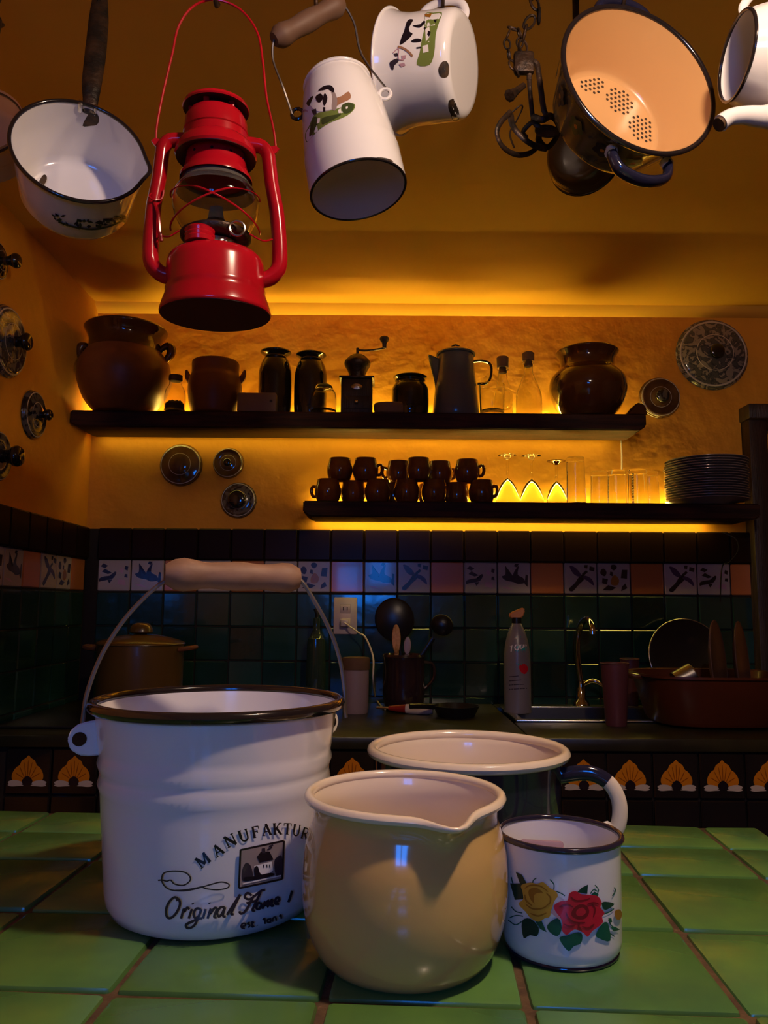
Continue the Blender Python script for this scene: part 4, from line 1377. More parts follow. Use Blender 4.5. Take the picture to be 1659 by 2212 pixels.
# sink and faucet
sk = thing('steel_sink', 'stainless steel sink let into the counter', 'sink', (0, 0, ZK))
x0, x1 = .352, 1.012
box('rim', (x0, 2.10, 0), (x1, 2.122, .006), steel, sk, bev=.0025)
box('rim', (x0, 2.385, 0), (x1, 2.407, .006), steel, sk, bev=.0025)
box('rim', (x0, 2.12, 0), (x0 + .022, 2.387, .006), steel, sk, bev=.0025)
box('rim', (x1 - .022, 2.12, 0), (x1, 2.387, .006), steel, sk, bev=.0025)
brushed = mat('brushed_steel', (.30, .29, .28), .32, metal=1)
box('basin_wall', (x0 + .022, 2.384, -.16), (x1 - .022, 2.387, .002), brushed, sk)
box('basin_wall', (x0 + .022, 2.12, -.16), (x1 - .022, 2.123, .002), brushed, sk)
box('basin_wall', (x0 + .020, 2.12, -.16), (x0 + .024, 2.387, .002), brushed, sk)
box('basin_wall', (x1 - .024, 2.12, -.16), (x1 - .020, 2.387, .002), brushed, sk)
box('basin_floor', (x0 + .02, 2.12, -.165), (x1 - .02, 2.387, -.16), brushed, sk)
fx = PY(1255, 1450, 2.44).x
chrome = mat('chrome', (.6, .56, .52), .08, metal=1)
t = thing('kitchen_faucet', 'chrome faucet with tall gooseneck behind the sink', 'faucet', (fx, 2.445, ZK))
z = lambda py: hz(py, 2.43, 1255) - ZK
lathe('base', [(0, 0), (.026, 0), (.024, .012), (.014, .022), (.013, z(1470)), (0, z(1470))], chrome, t, 24)
tube('gooseneck', [(0, 0, z(1475)), (-.008, 0, z(1420)), (-.006, -.005, z(1370)), (.004, -.03, z(1342)), (.010, -.07, z(1338)), (.012, -.10, z(1352)), (.012, -.105, z(1368))], .0095, chrome, t, 12, sm=6)
tube('lever', [(.010, -.008, z(1478)), (.03, -.02, z(1470)), (.052, -.028, z(1476)), (.075, -.035, z(1490))], [.008, .008, .006, .005], chrome, t, 10, sm=4)
# reddish plastic cups by the sink
cup_m = mat('maroon_plastic', (.10, .028, .032), .4)
for px, y, top, w, lab in [(1318, 2.10, 1428, 60, 'taller maroon plastic cup at the sink edge'), (1362, 2.44, 1424, 40, 'narrow maroon plastic cup behind the sink')]:
    zb = ZK + (.007 if y < 2.2 else 0)
    t = thing('plastic_cup', lab, 'cup', (PY(px, 1480, y).x, y - (.045 if y < 2.2 else 0), zb))
    yy = t.location.y
    h = hz(top, yy, px) - zb
    if y < 2.2:
        t.location.z = ZK
    R = w / 2 / mpx(yy, ZK)
    lathe('body', [(0, 0), (R * .72, 0), (R * .75, .003), (R, h), (R * 1.04, h), (R * 1.03, h + .003), (R * .95, h), (R * .7, .006), (0, .006)], cup_m, t, 32)
    torus('lip', R * 1.0, .002, h + .001, cup_m, t, 32, 8)

# dish tub with dishes
DX = PY(1560, 1500, 2.05)
tubred = mat('red_orange_plastic', (.075, .016, .005), .35, coat=.2)
t = thing('dish_tub', 'red orange plastic tub piled with washed dishes', 'tub', (DX.x - .01, 2.10, ZK + .007))
a, b, h = .19, .15, .115
V, Fc = [], []
N = 40
for (k, zz) in [(.80, 0), (.84, .01), (1.0, h), (1.05, h + .004), (1.05, h + .010), (.98, h + .008), (.82, .014), (.0, .012)]:
    for i in range(N):
        an = 2 * math.pi * i / N
        ca, sa = math.cos(an), math.sin(an)
        q = (abs(ca) ** 3.2 + abs(sa) ** 3.2) ** (-1 / 3.2)
        V.append((a * k * q * ca, b * k * q * sa, zz))
for j in range(7):
    for i in range(N):
        Fc.append([j * N + i, j * N + (i + 1) % N, (j + 1) * N + (i + 1) % N, (j + 1) * N + i])
Fc.append(list(range(N)))
new_obj('shell', V, Fc, tubred, t)
for s_ in (-1, 1):
    tube('grip_loop', [(s_ * a * 1.0, -.04, h), (s_ * (a * 1.16), -.035, h + .004), (s_ * a * 1.19, 0, h + .005), (s_ * a * 1.16, .035, h + .004), (s_ * a * 1.0, .04, h)], .007, tubred, t, 8, sm=4)
O = Vector(t.location)
dishm = mat('clay_plate_glaze', (.09, .045, .035), .35)


def leaning(name, label, cat, px, py, y, rr, tilt, m, turn=0., rim=None):
    p = PY(px, py, y)
    M = Matrix.Translation(p) @ Matrix.Rotation(math.radians(turn), 4, 'Z') @ Matrix.Rotation(math.radians(tilt), 4, 'X')
    t = thing(name, label, cat, M=M)
    lathe('dish', [(0, -.004), (rr * .6, -.004), (rr * .96, .006), (rr, .010), (rr * .97, .011), (rr * .6, .001), (0, .001)], m, t, 48)
    torus('edge', rr * .985, .0022, .0098, rim or m, t, 48, 8)
    return t


leaning('round_tray', 'round black tray leaning against the tiles behind the dish tub', 'tray', 1482, 1420, 2.42, .118, 78, rubber, 0, steel)
leaning('washed_plate', 'brown plate standing upright in the dish tub', 'plate', 1544, 1432, 2.09, .112, 86, dishm, 58)
leaning('washed_plate', 'second brown plate leaning behind the upright one in the tub', 'plate', 1596, 1434, 2.10, .112, 86, dishm, 58)
t = thing('steel_cup', 'small steel cup lying among dishes in the tub', 'cup', M=Matrix.Translation(O + Vector((-.115, -.065, .105))) @ Matrix.Rotation(math.radians(65), 4, 'Y'))
lathe('body', [(0, 0), (.026, 0), (.029, .05), (.027, .05), (.024, .003), (0, .003)], brushed, t, 28)
torus('lip', .0285, .0016, .05, steel, t, 28, 8)

# ------------------------------------------------------------------ pot rack over the table
RY, RZ = .86, CZ + .84
rk = thing('hanging_rack', 'black iron rail hung from the ceiling over the table', 'rack', (0, RY, RZ))
tube('rail', [(-.85, 0, 0), (.85, 0, 0)], .008, iron, rk, 10)
tube('rail', [(-.85, .09, 0), (.85, .09, 0)], .008, iron, rk, 10)
for sx in (-.6, .6):
    tube('hanger_rod', [(sx, 0, 0), (sx, .045, ZC - RZ)], .005, iron, rk, 8)
    tube('hanger_rod', [(sx, .09, 0), (sx, .045, ZC - RZ)], .005, iron, rk, 8)


def hook(label, px_pt, off=0.):
    """S hook from the nearer rail down to a point"""
    ry = RY if px_pt.y < RY + .05 else RY + .09
    top = Vector((px_pt.x, ry, RZ))
    a = [top + Vector((0, -.012, -.004)), top + Vector((0, -.009, .008)), top + Vector((0, .002, .0125)), top + Vector((0, .011, .004)), top + Vector((0, .008, -.014))]
    b = Vector(px_pt)
    mid = (top + b) / 2
    a += [mid + Vector((0, 0, .0)), b + Vector((0, -.010, .012)), b + Vector((0, -.010, 0)), b + Vector((0, 0, -.007)), b + Vector((0, .009, .002))]
    return tag(tube('pot_hook', a, .0026, iron, None, 8, sm=5), label, 'hook')


# --- saucepan
sp_o = [(.062, .004), (.066, .012), (.0700, .05), (.0745, .086)]
sp_i = [(.0735, .086), (.069, .05), (.065, .013), (.0615, .0055)]
M = axis_frame(172, 325, .86, 1, -45) @ Matrix.Translation((0, 0, -.086))


def lip_def(x, y, z_):
    a = math.atan2(y, x) - math.radians(-4)
    w = math.exp(-(a / .17) ** 2) * max(0, (z_ - .06) / .026)
    s_ = 1 + .075 * w
    return (x * s_, y * s_, z_)


sp = thing('enamel_saucepan', 'chipped white enamel saucepan hung by its long dark handle', 'saucepan', M=M)
lathe('body', [(0, .001), (.055, 0)] + sp_o + sp_i + [(.05, .0035), (0, .003)], enamel, sp, 80, deform=lip_def, angle=60)
torus('rim', .0750, .0024, .086, blackrim, sp, 80, deform=lip_def)
hd = [(.008, .070, .078), (.008, .086, .084), (.008, .11, .088), (.010, .16, .090), (.011, .22, .090), (.011, .262, .090)]
tube('handle', hd, [.008, .009, .0115, .0125, .012, .009], iron, sp, 12, sm=5, flat=.4, upv=(1, 0, 0))
box('handle_rivet', (-.006, .0705, .074), (.000, .079, .088), steel, sp, bev=.002)
box('handle_rivet', (.012, .0705, .074), (.017, .079, .087), steel, sp, bev=.002)
k1 = 340 / 1659
_wall = rev_map(M, list(reversed(sp_i)), inner=True)


def pan_inside(px, py, layer):
    h = _wall(px, py, layer)
    if h is None or h.z < .006:
        o = M.inverted() @ CAM
        d = M.inverted().to_3x3() @ ray(px, py)
        h = o + d * ((.0056 - o.z) / d.z)
    return h


dd = Decal('enamel_chip', sp, pan_inside)
dd.fill(zm(0, 210, k1, [(870, 300), (930, 180), (970, 150), (1025, 175), (1045, 240), (1020, 290), (960, 300)]), rust)
dd.build()
dd = Decal('enamel_chip', sp, pan_inside)
dd.fill(zm(0, 200, k1, [(400, 990), (420, 920), (460, 865), (492, 880), (485, 940), (430, 1012), (408, 1014)]), rust)
dd.build()
dd = Decal('painted_meadow', sp, rev_map(M, sp_o))
rr = random.Random(5)
for k in range(46):
    u = rr.random()
    X = 570 + 760 * u
    Y = 1300 + 95 * (1 - (2 * u - 1) ** 2) + rr.uniform(-45, 40)
    if abs(u - .5) < .2:
        Y -= rr.uniform(0, 50)
    a, L, w = rr.uniform(0, math.pi), rr.uniform(24, 60), rr.uniform(9, 20)
    c_, s_ = math.cos(a) * L, math.sin(a) * L * .6
    dd.fill(zm(0, 200, k1, [(X - c_, Y - s_), (X + s_ * w / L * 1.6, Y - c_ * w / L), (X + c_, Y + s_), (X - s_ * w / L * 1.6, Y + c_ * w / L)]), rr.choice([K_DARK, K_BLACK, K_GRASS2, K_DARK]))
dd.stroke(zm(0, 200, k1, [(620, 1350), (760, 1400), (960, 1430), (1140, 1400), (1300, 1330)]), 4, K_GRASS2)
dd.build()
hook('iron hook carrying the white saucepan', M @ Vector((.011, .258, .090)))

# --- lantern
LY = .80
LB = PY(466, 682, LY)
LM = Matrix.Translation(LB) @ Matrix.Rotation(math.radians(-1.0), 4, 'Y') @ Matrix.Rotation(math.radians(3.5), 4, 'X') @ Matrix.Rotation(math.radians(8), 4, 'Z')
ln = thing('hurricane_lantern', 'red hurricane lantern with glass globe and wire bail', 'lantern', M=LM)
lathe('fuel_tank', [(0, .0012), (.0570, .0010), (.0580, .0000), (.0588, .0012), (.0585, .0040), (.0560, .012), (.0535, .019), (.0522, .024), (.0528, .026), (.0520, .028), (.0516, .052), (.0500, .059), (.046, .064), (.036, .067), (.022, .069), (.020, .071), (0, .071)], red, ln, 72, angle=40)
lathe('tank_underside', [(0, -.0006), (.0575, -.0006), (.0575, .0004), (0, .0004)], shadedred, ln, 48, angle=20)  # dark disc laid on for the shade under the tank
fc_ = lathe('filler_cap', [(0, .066), (.015, .066), (.0155, .070), (.0148, .071), (.0155, .074), (.0148, .0755), (.0155, .079), (.012, .082), (0, .082)], red, ln, 28, angle=30)
fc_.location = (-.014, -.031, 0)
lathe('burner_collar', [(.020, .066), (.024, .068), (.024, .078), (.020, .080), (0, .080)], steel, ln, 36)
lathe('burner_plate', [(0, .080), (.034, .081), (.0375, .084), (.0375, .088), (.033, .091), (.015, .095), (.010, .104), (.006, .106), (0, .106)], iron, ln, 48, sm=0)
prism('wick_tube', [(-.009, .100), (.009, .100), (.007, .118), (.002, .121), (-.006, .119)], -.003, .003, rust, ln, 'Y')
tube('wick_wheel', [(.024 + .0078 * math.cos(a), -.036 - .0 * math.sin(a), .0815 + .0078 * math.sin(a)) for a in [k * math.pi / 8 for k in range(16)]], .0013, steel, ln, 8, closed=True)
tube('wick_stem', [(.016, -.018, .080), (.018, -.036, .080)], .0012, steel, ln, 6)
lathe('glass_globe', [(.030, .089), (.036, .094), (.0435, .108), (.0465, .124), (.0445, .142), (.039, .157), (.0355, .165), (.0345, .170), (.0335, .170), (.0345, .164), (.038, .156), (.0433, .142), (.0453, .124), (.0423, .108), (.035, .095), (.029, .090), (.030, .089)], lampglass, ln, 56, sm=2, angle=80)
lathe('sooty_globe_top', [(.0425, .1455), (.0392, .1565), (.0357, .1650), (.0347, .170), (.0342, .170), (.0352, .1645), (.0387, .156), (.0419, .1452)], sootglass, ln, 56, angle=80)
lathe('chimney_cup', [(.0385, .168), (.0385, .171), (.0345, .178), (.0325, .185), (.0315, .195), (.0305, .195), (.0315, .184), (.0335, .177), (.037, .169)], red, ln, 56)
for k in range(10):
    a = 2 * math.pi * k / 10 + .25
    tube('vent_hole', [(.0313 * math.cos(a), .0313 * math.sin(a), .1895), (.0325 * math.cos(a), .0325 * math.sin(a), .1895)], .0016, blackrim, ln, 8)
lathe('draught_hood', [(.0295, .198), (.0425, .1935), (.0437, .196), (.0425, .203), (.0370, .211), (.0345, .213), (.0340, .220), (.0350, .221), (.0340, .222), (.0330, .234), (.0295, .240), (.0285, .240), (.030, .232), (.031, .214), (.038, .203), (.039, .197), (.0295, .197)], red, ln, 64, angle=35)
lathe('hood_underside', [(.0312, .1965), (.0424, .1928), (.0426, .1934), (.0312, .1975)], shadedred, ln, 48)  # dark ring laid on for the shade under the hood
for k in range(6):
    a = 2 * math.pi * k / 6 + .2
    tube('cap_strut', [(.026 * math.cos(a), .026 * math.sin(a), .236), (.0265 * math.cos(a), .0265 * math.sin(a), .249)], .003, red, ln, 6, flat=.4)
lathe('chimney_pipe', [(.0215, .236), (.0215, .250), (0, .250)], shadedred, ln, 32)
lathe('top_cap', [(.0, .247), (.033, .247), (.0350, .2455), (.0358, .247), (.0345, .250), (.025, .256), (.010, .259), (0, .260)], red, ln, 56, sm=0, angle=30)
lathe('cap_underside', [(0, .2465), (.033, .2465), (.0347, .2450), (.033, .2462), (0, .246)], shadedred, ln, 40)  # dark sheet that paints in the shade below the cap
for s_ in (-1, 1):
    p = [(s_ * .046, 0, .040), (s_ * .058, 0, .044), (s_ * .0665, 0, .054), (s_ * .0680, 0, .070), (s_ * .0665, 0, .10), (s_ * .0615, 0, .15), (s_ * .0572, 0, .190), (s_ * .0555, 0, .202), (s_ * .050, 0, .2105), (s_ * .040, 0, .2125), (s_ * .030, 0, .2125)]
    tube('side_tube', p, [.0085, .0085, .0085, .0085, .0082, .0078, .0076, .0076, .0076, .0078, .008], red, ln, 16, sm=5, flat=1.15)
    ear = prism('bail_ear', [(s_ * .054, .198), (s_ * .064, .204), (s_ * .068, .210), (s_ * .064, .213), (s_ * .052, .211)], -.002, .002, red, ln, 'Y')
lb = [(-.063, 0, .209), (-.0625, 0, .226), (-.056, 0, .262), (-.047, 0, .305), (-.040, 0, .338), (-.024, 0, .362), (0, 0, .371), (.026, 0, .362), (.044, 0, .338), (.050, 0, .305), (.054, 0, .265), (.062, 0, .228), (.064, 0, .209)]
tube('bail_wire', lb, .0013, red, ln, 8, sm=6)
for ph in (0, math.pi):
    pts = []
    for k in range(25):
        f_ = k / 24
        a = -math.pi * .98 + f_ * math.pi * .96
        zz = .090 + .042 * (.5 - .5 * math.cos(2 * math.pi * (f_ * .5 + (0 if ph == 0 else .5)))) if True else 0
        rr = .0470 + .004 * math.sin(math.pi * f_)
        pts.append((rr * math.cos(a), rr * math.sin(a), zz))
    tube('globe_guard', pts, .0010, red, ln, 6)
tube('guard_loop', [(-.062, -.004, .142), (-.068, -.010, .128), (-.064, -.012, .118), (-.056, -.008, .124), (-.054, -.006, .142)], .0011, red, ln, 6, sm=5)
tube('lift_lever', [(-.064, -.008, .118), (-.059, -.012, .105), (-.057, -.013, .085), (-.055, -.012, .074)], .002, red, ln, 8, sm=3)
tube('guard_foot', [(-.036, -.02, .083), (-.046, -.018, .077), (-.054, -.01, .080)], .0010, red, ln, 6, sm=4)
tube('guard_foot', [(.036, -.02, .083), (.050, -.018, .077), (.060, -.006, .084)], .0010, red, ln, 6, sm=4)
_zk = [(-1, -1), (.118, .118), (.146, .134), (.168, .147), (.196, .175), (.2125, .190), (.240, .220), (.260, .241), (.371, .352), (1, .981)]


def zf(z_):
    for (a0, b0), (a1, b1) in zip(_zk, _zk[1:]):
        if a0 <= z_ <= a1:
            return b0 + (b1 - b0) * (z_ - a0) / (a1 - a0)
    return z_


for ch in ln.children:
    for v in ch.data.vertices:
        v.co.z = zf(v.co.z)
hook('iron hook carrying the red lantern', LM @ Vector((0, 0, .3525)))

# --- milk can
cn_o = [(.057, .001), (.0575, .004), (.0572, .044), (.0562, .050), (.0557, .053), (.0550, .060), (.0510, .098), (.0450, .130), (.0415, .142), (.0395, .147)]
M = axis_frame(775, 415, .86, -13, 34)
cn = thing('milk_can', 'white enamel milk can with cow picture hung by a wooden grip', 'milk can', M=M)
lathe('body', [(0, .004), (.040, .004), (.042, .0045), (.052, .003)] + cn_o + [(.0380, .147), (.043, .130), (.053, .06), (.055, .01), (0, .008)], enamel, cn, 80, angle=50)
shadedbase = mat('shaded_enamel_base', (.58, .50, .50), .35, coat=.3)  # enamel greyed, shade of the downward facing base put into the colour
lathe('base_disc', [(0, .0035), (.041, .0035), (.043, .0020), (.0535, .0015), (.0545, .0010), (.0545, .0040), (0, .0045)], shadedbase, cn, 64)
torus('base_rim', .0563, .0016, .0016, blackrim, cn, 80)
torus('mouth_rim', .0395, .0022, .148, enamel, cn, 64)
lathe('lid', [(.0385, .148), (.0395, .151), (.034, .156), (.015, .159), (0, .160)], enamel, cn, 48, sm=2)
tube('lid_knob', [(0, 0, .158), (0, 0, .165), (0, 0, .168)], [.006, .009, .005], blackrim, cn, 12)
lugs = []
for s_ in (-1, 1):
    a = math.radians(-12 if s_ > 0 else 192)
    c_ = Vector((.048 * math.cos(a) * 1.05, .048 * math.sin(a) * 1.05, .112))
    tube('lug', [c_ + Vector((s_ * (.004 + .007 * math.cos(b)), 0, .007 * math.sin(b))) for b in [k * math.pi / 6 for k in range(12)]], .0022, enamel if s_ > 0 else blackrim, cn, 8, closed=True)
    lugs.append(c_ + Vector((s_ * .010, 0, 0)))
Mi = M.inverted()
gA, gB = Mi @ PY(592, 86, .845), Mi @ PY(738, 6, .87)
tube('bail_wire', [lugs[0], Mi @ PY(612, 190, .85), Mi @ PY(590, 130, .85), gA, gA.lerp(gB, .1)], .0014, wire, cn, 6, sm=5)
tube('bail_wire', [lugs[1], Mi @ PY(782, 120, .875), Mi @ PY(765, 50, .875), gB, gB.lerp(gA, .1)], .0014, wire, cn, 6, sm=5)
gp, gr_ = [], []
for k, r in enumerate([.008, .0128, .0135, .0120, .0112, .0118, .0125, .0126, .0122, .0114, .0112, .0122, .0135, .0130, .0085]):
    gp.append(gA.lerp(gB, k / 14))
    gr_.append(r)
tube('wooden_grip', gp, gr_, mat('dark_wood_grip', (.13, .065, .035), .6, col2=(.08, .04, .02), nscale=6), cn, 18)  # darker brown than the grip on the bucket
k2 = 500 / 1659


def Z2(p, dx=0):
    return zm(560 + dx, 0, k2, p)


dd = Decal('painted_cow', cn, rev_map(M, cn_o))
for p, m in [([(300, 960), (330, 900), (370, 820), (470, 795), (560, 770), (640, 740), (655, 775), (600, 830), (480, 880), (400, 930), (350, 980), (310, 1020)], K_GRASS), ([(340, 900), (360, 840), (390, 850), (370, 930), (330, 980)], K_GRASS2),
             ([(560, 760), (610, 735), (650, 755), (630, 800), (580, 815)], K_GRASS2), ([(420, 850), (480, 830), (560, 820), (500, 860), (430, 890)], K_GRASS2), ([(500, 715), (560, 690), (610, 658), (625, 705), (560, 740), (510, 765)], K_BROWN),
             ([(330, 730), (370, 680), (430, 640), (490, 640), (520, 700), (515, 770), (470, 790), (400, 800), (350, 770)], K_WHITE), ([(480, 640), (510, 660), (530, 720), (520, 790), (490, 780), (495, 700)], K_GREY),
             ([(395, 650), (430, 620), (480, 612), (508, 640), (500, 665), (470, 640), (430, 650)], K_BLACK), ([(375, 695), (410, 672), (430, 700), (410, 735), (388, 730)], K_BLACK), ([(440, 670), (460, 700), (450, 745), (435, 760), (425, 720)], K_BLACK),
             ([(310, 740), (340, 700), (360, 690), (350, 720), (330, 760)], K_BLACK), ([(345, 790), (380, 780), (385, 820), (360, 825)], K_DARK), ([(430, 770), (445, 770), (445, 800), (430, 800)], K_BLACK),
             ([(535, 790), (555, 780), (560, 810), (540, 815)], K_WHITE), ([(390, 850), (410, 845), (405, 880), (385, 890)], K_WHITE), ([(590, 770), (605, 765), (605, 780), (592, 785)], K_WHITE)]:
    dd.fill(Z2(p, 9), m)
dd.stroke(Z2([(310, 800), (330, 790), (350, 800)]), 3, K_PINK)
dd.build()
dd = Decal('enamel_chip', cn, rev_map(M, cn_o))
dd.fill(Z2([(770, 1150), (850, 1128), (930, 1140), (960, 1160), (900, 1165), (800, 1165)]), rust)
dd.build()
hook('iron hook carrying the milk can by its grip', M @ (gA.lerp(gB, .62)) + Vector((0, 0, .012)))

# --- cow pot lying on its side
M = axis_frame(1003, 140, .945, -93, 19)
cw_o = [(.058, .000), (.0635, .004), (.0660, .010), (.0665, .02), (.0675, .068), (.0700, .084), (.0765, .098)]
cw = thing('enamel_pot', 'white enamel pot with grazing cow picture hung sideways by its handle', 'pot', M=M)
lathe('body', [(0, .001), (.052, 0)] + cw_o + [(.0750, .098), (.068, .083), (.066, .068), (.064, .015), (.055, .004), (0, .004)], enamel, cw, 80, sm=0, angle=60)
torus('rim', .0763, .0022, .098, enamel, cw, 80)
# handle on the upper side: local direction that points up in the world
upl = (M.to_3x3().inverted() @ Vector((0, 0, 1)))
ua = math.atan2(upl.y, upl.x)
ca, sa = math.cos(ua), math.sin(ua)
tube('handle', [(ca * r, sa * r, z_) for r, z_ in [(.062, .012), (.074, .010), (.088, .018), (.094, .034), (.093, .055), (.085, .070), (.066, .074)]], .006, enamel, cw, 10, sm=5, flat=.7)
dd = Decal('painted_cow', cw, rev_map(M, cw_o))
for p, m in [([(1190, 100), (1250, 92), (1310, 92), (1290, 160), (1265, 250), (1255, 380), (1220, 465), (1130, 465), (1150, 380), (1165, 290), (1185, 200)], K_GRASS), ([(1185, 105), (1240, 95), (1225, 125), (1190, 120)], K_YEL2),
             ([(1190, 210), (1220, 190), (1225, 260), (1195, 300)], K_WHITE), ([(1170, 330), (1210, 320), (1215, 370), (1175, 380)], K_WHITE),
             ([(1055, 165), (1075, 140), (1105, 145), (1075, 190), (1080, 230), (1100, 245), (1060, 290), (1010, 322), (1020, 270), (1040, 220)], K_BLACK), ([(1090, 295), (1120, 278), (1155, 280), (1160, 298), (1110, 305)], K_BLACK),
             ([(1125, 340), (1160, 335), (1165, 345), (1130, 350)], K_BLACK), ([(1100, 185), (1150, 180), (1180, 150), (1190, 165), (1150, 200)], K_BLACK),
             ([(1210, 220), (1230, 230), (1220, 265), (1205, 250)], K_BLACK), ([(1250, 145), (1275, 140), (1265, 165)], K_BLACK), ([(1180, 200), (1195, 195), (1190, 220)], K_BLACK),
             ([(935, 450), (960, 430), (990, 420), (1000, 440), (970, 470), (962, 500), (945, 490)], K_DARK), ([(965, 385), (990, 380), (1000, 400), (975, 405)], K_DARK), ([(1000, 460), (1040, 450), (1050, 470), (1020, 480)], K_PINK), ([(1020, 400), (1055, 395), (1050, 420), (1025, 425)], K_PINK)]:
    dd.fill(Z2(p), m)
dd.stroke(Z2([(995, 335), (1040, 350), (1080, 380), (1100, 405)]), 4.5, K_BROWN)
dd.stroke(Z2([(960, 380), (1000, 350), (1000, 420), (1040, 430)]), 2.0, K_PINK)
dd.build()
dd = Decal('enamel_chip', cw, rev_map(M, cw_o))
dd.fill(Z2([(1288, 480), (1310, 445), (1340, 438), (1360, 475), (1355, 540), (1330, 558), (1300, 550), (1285, 515)]), rust)
dd.build()
dd = Decal('enamel_chip', cw, rev_map(M, cw_o))
dd.fill(Z2([(1360, 720), (1385, 705), (1410, 640), (1412, 700), (1425, 760), (1432, 850), (1390, 862), (1372, 820), (1355, 775)]), rust)
dd.build()
hook('iron hook carrying the sideways cow pot', M @ Vector((ca * .0925, sa * .0925, .045)))

# --- colander
M = axis_frame(1383, 171, .89, 46, -36) @ Matrix.Translation((0, 0, -.080))
co_m = mat('olive_enamel', (.10, .075, .035), .2, coat=.5, col2=(.035, .028, .022), nscale=22, ramp=(.55, .62))
cl = thing('enamel_colander', 'orange lined enamel colander with black rim and side handles', 'colander', M=M)
# bowl with real holes in the floor
RB, RT, HC = .079, .107, .080
lathe('outer_wall', [(RB * .93, .001), (RB, .004), (RB * 1.04, .012), (.0945, .05), (RT - .002, HC), (RT - .004, HC)], co_m, cl, 80, sm=2, angle=80)
lathe('inner_wall', [(RT - .004, HC), (.092, .05), (RB * 1.00, .016), (RB * .95, .008), (RB * .88, .0052)], colander_in, cl, 80, sm=2, angle=80)
torus('rim', RT - .001, .0034, HC, blackrim, cl, 96)
lathe('floor_plate', [(0, .0045), (RB * .89, .0045), (RB * .89, .0055), (0, .0055)], colander_in, cl, 64)
lathe('floor_underside', [(0, .0015), (RB * .92, .0015), (RB * .92, .0035), (0, .0035)], co_m, cl, 64)
torus('foot_ring', RB * .86, .003, .0, co_m, cl, 64)
hv, hf = [], []
hole_px = []
kk3 = 619 / 1659
for cx_, cy_, n_, rr_ in [(630, 465, 5, 95), (800, 585, 6, 108), (930, 745, 5, 92)]:
    hole_px.append((1040 + cx_ * kk3, cy_ * kk3))
Mi = M.inverted()
oo = Mi @ CAM
for hx, hy in hole_px:
    dloc = Mi.to_3x3() @ ray(hx, hy)
    tt = (.0058 - oo.z) / dloc.z
    c_ = oo + dloc * tt
    # hexagonal rosette of drain holes
    pts = []
    st = .0072
    for i in range(-3, 4):
        for j in range(-3, 4):
            x, y = (i + j * .5) * st, j * st * .866
            if math.hypot(x, y) < st * 2.75:
                pts.append((x, y))
    for x, y in pts:
        X, Y = c_.x + x, c_.y + y
        if math.hypot(X, Y) > RB * .88:
            continue
        b0 = len(hv)
        for q in range(10):
            a = 2 * math.pi * q / 10
            hv.append((X + 0.0021 * math.cos(a), Y + .0021 * math.sin(a), .0057))
        hf.append(list(range(b0, b0 + 10)))
o = new_obj('drain_holes', hv, hf, rust, cl, smooth=False)
o['kind'] = 'stuff'
for k in range(7):
    a = math.radians(150 + k * 26)
    r0 = .089
    bl_ = Decal('painted_flower', cl, lambda u, v, L, a=a: Vector((math.cos(a + u / .095) * (RB * 1.02 + (v) * .30 + .0012 + L * .00004 + .0009), math.sin(a + u / .095) * (RB * 1.02 + v * .30 + .0012 + L * .00004 + .0009), v)))
    for q in range(5):
        b = 2 * math.pi * q / 5
        bl_.fill([(.0075 * math.cos(b + e) * f_ + .006 * math.cos(b), .048 + .0075 * math.sin(b + e) * f_ + .006 * math.sin(b)) for e, f_ in ((0, 1), (1.2, .8), (2.4, .7), (3.6, .7), (4.9, .8))], K_BLACK if k % 2 else K_GRASS2, step=.004)
    bl_.fill([(.003 * math.cos(e), .048 + .003 * math.sin(e)) for e in (0, 1, 2, 3, 4, 5)], K_YEL2, step=.003)
    bl_.build()
# side handles: one towards the floor of the picture, one opposite
pb = Mi @ PY(1412, 372, .87)
ha = math.atan2(pb.y, pb.x)
for s_ in (0, math.pi):
    a0 = ha + s_
    pts = []
    for da, r_, z_ in [(-.38, .100, .060), (-.36, .112, .062), (-.24, .128, .063), (0, .133, .063), (.24, .128, .063), (.36, .112, .062), (.38, .100, .060)]:
        pts.append((r_ * math.cos(a0 + da), r_ * math.sin(a0 + da), z_))
    tube('side_handle', pts, [.007, .0075, .0082, .0085, .0082, .0075, .007], navy, cl, 12, sm=5, flat=.75)
    for da in (-.38, .38):
        tube('handle_boss', [(.1015 * math.cos(a0 + da), .1015 * math.sin(a0 + da), .060), (.109 * math.cos(a0 + da), .109 * math.sin(a0 + da), .061)], .0078, cream_in, cl, 12)
hook('iron hook carrying the orange colander', M @ Vector((.131 * math.cos(ha + math.pi), .131 * math.sin(ha + math.pi), .063)))

# --- dark pan behind the colander
M = axis_frame(1248, 318, 1.06, 140, 58)
dp = thing('dark_pan', 'dark brown enamel pan hung low behind the colander', 'pan', M=M)
dpm = mat('dark_brown_enamel', (.075, .04, .016), .25, coat=.3)
lathe('bowl', [(0, 0), (.038, .001), (.048, .005), (.053, .013), (.057, .034), (.056, .034), (.051, .013), (0, .005)], dpm, dp, 48, sm=2, angle=80)
torus('rim', .0568, .002, .034, blackrim, dp, 48)
dh = [M.inverted() @ PY(*p) for p in [(1258, 300, 1.075), (1250, 200, 1.07), (1245, 90, 1.05), (1243, -60, .98), (1243, -95, .955)]]
tube('handle', dh, .005, iron, dp, 8, sm=4)
hook('iron hook carrying the dark pan', M @ dh[-1])

# --- old iron trap on a chain
TY = .985
T0 = PY(1160, 300, TY)
tp = thing('iron_trap', 'rusty iron trap with curved jaws hanging on a chain', 'trap', T0)
k3 = 290 / 1527


def T(pts, y=TY):
    return [PY(1050 + a * k3, b * k3, y + (c if len(q) > 2 else 0)) - T0 for q in pts for a, b, c in [(q + (0,))[:3]]]


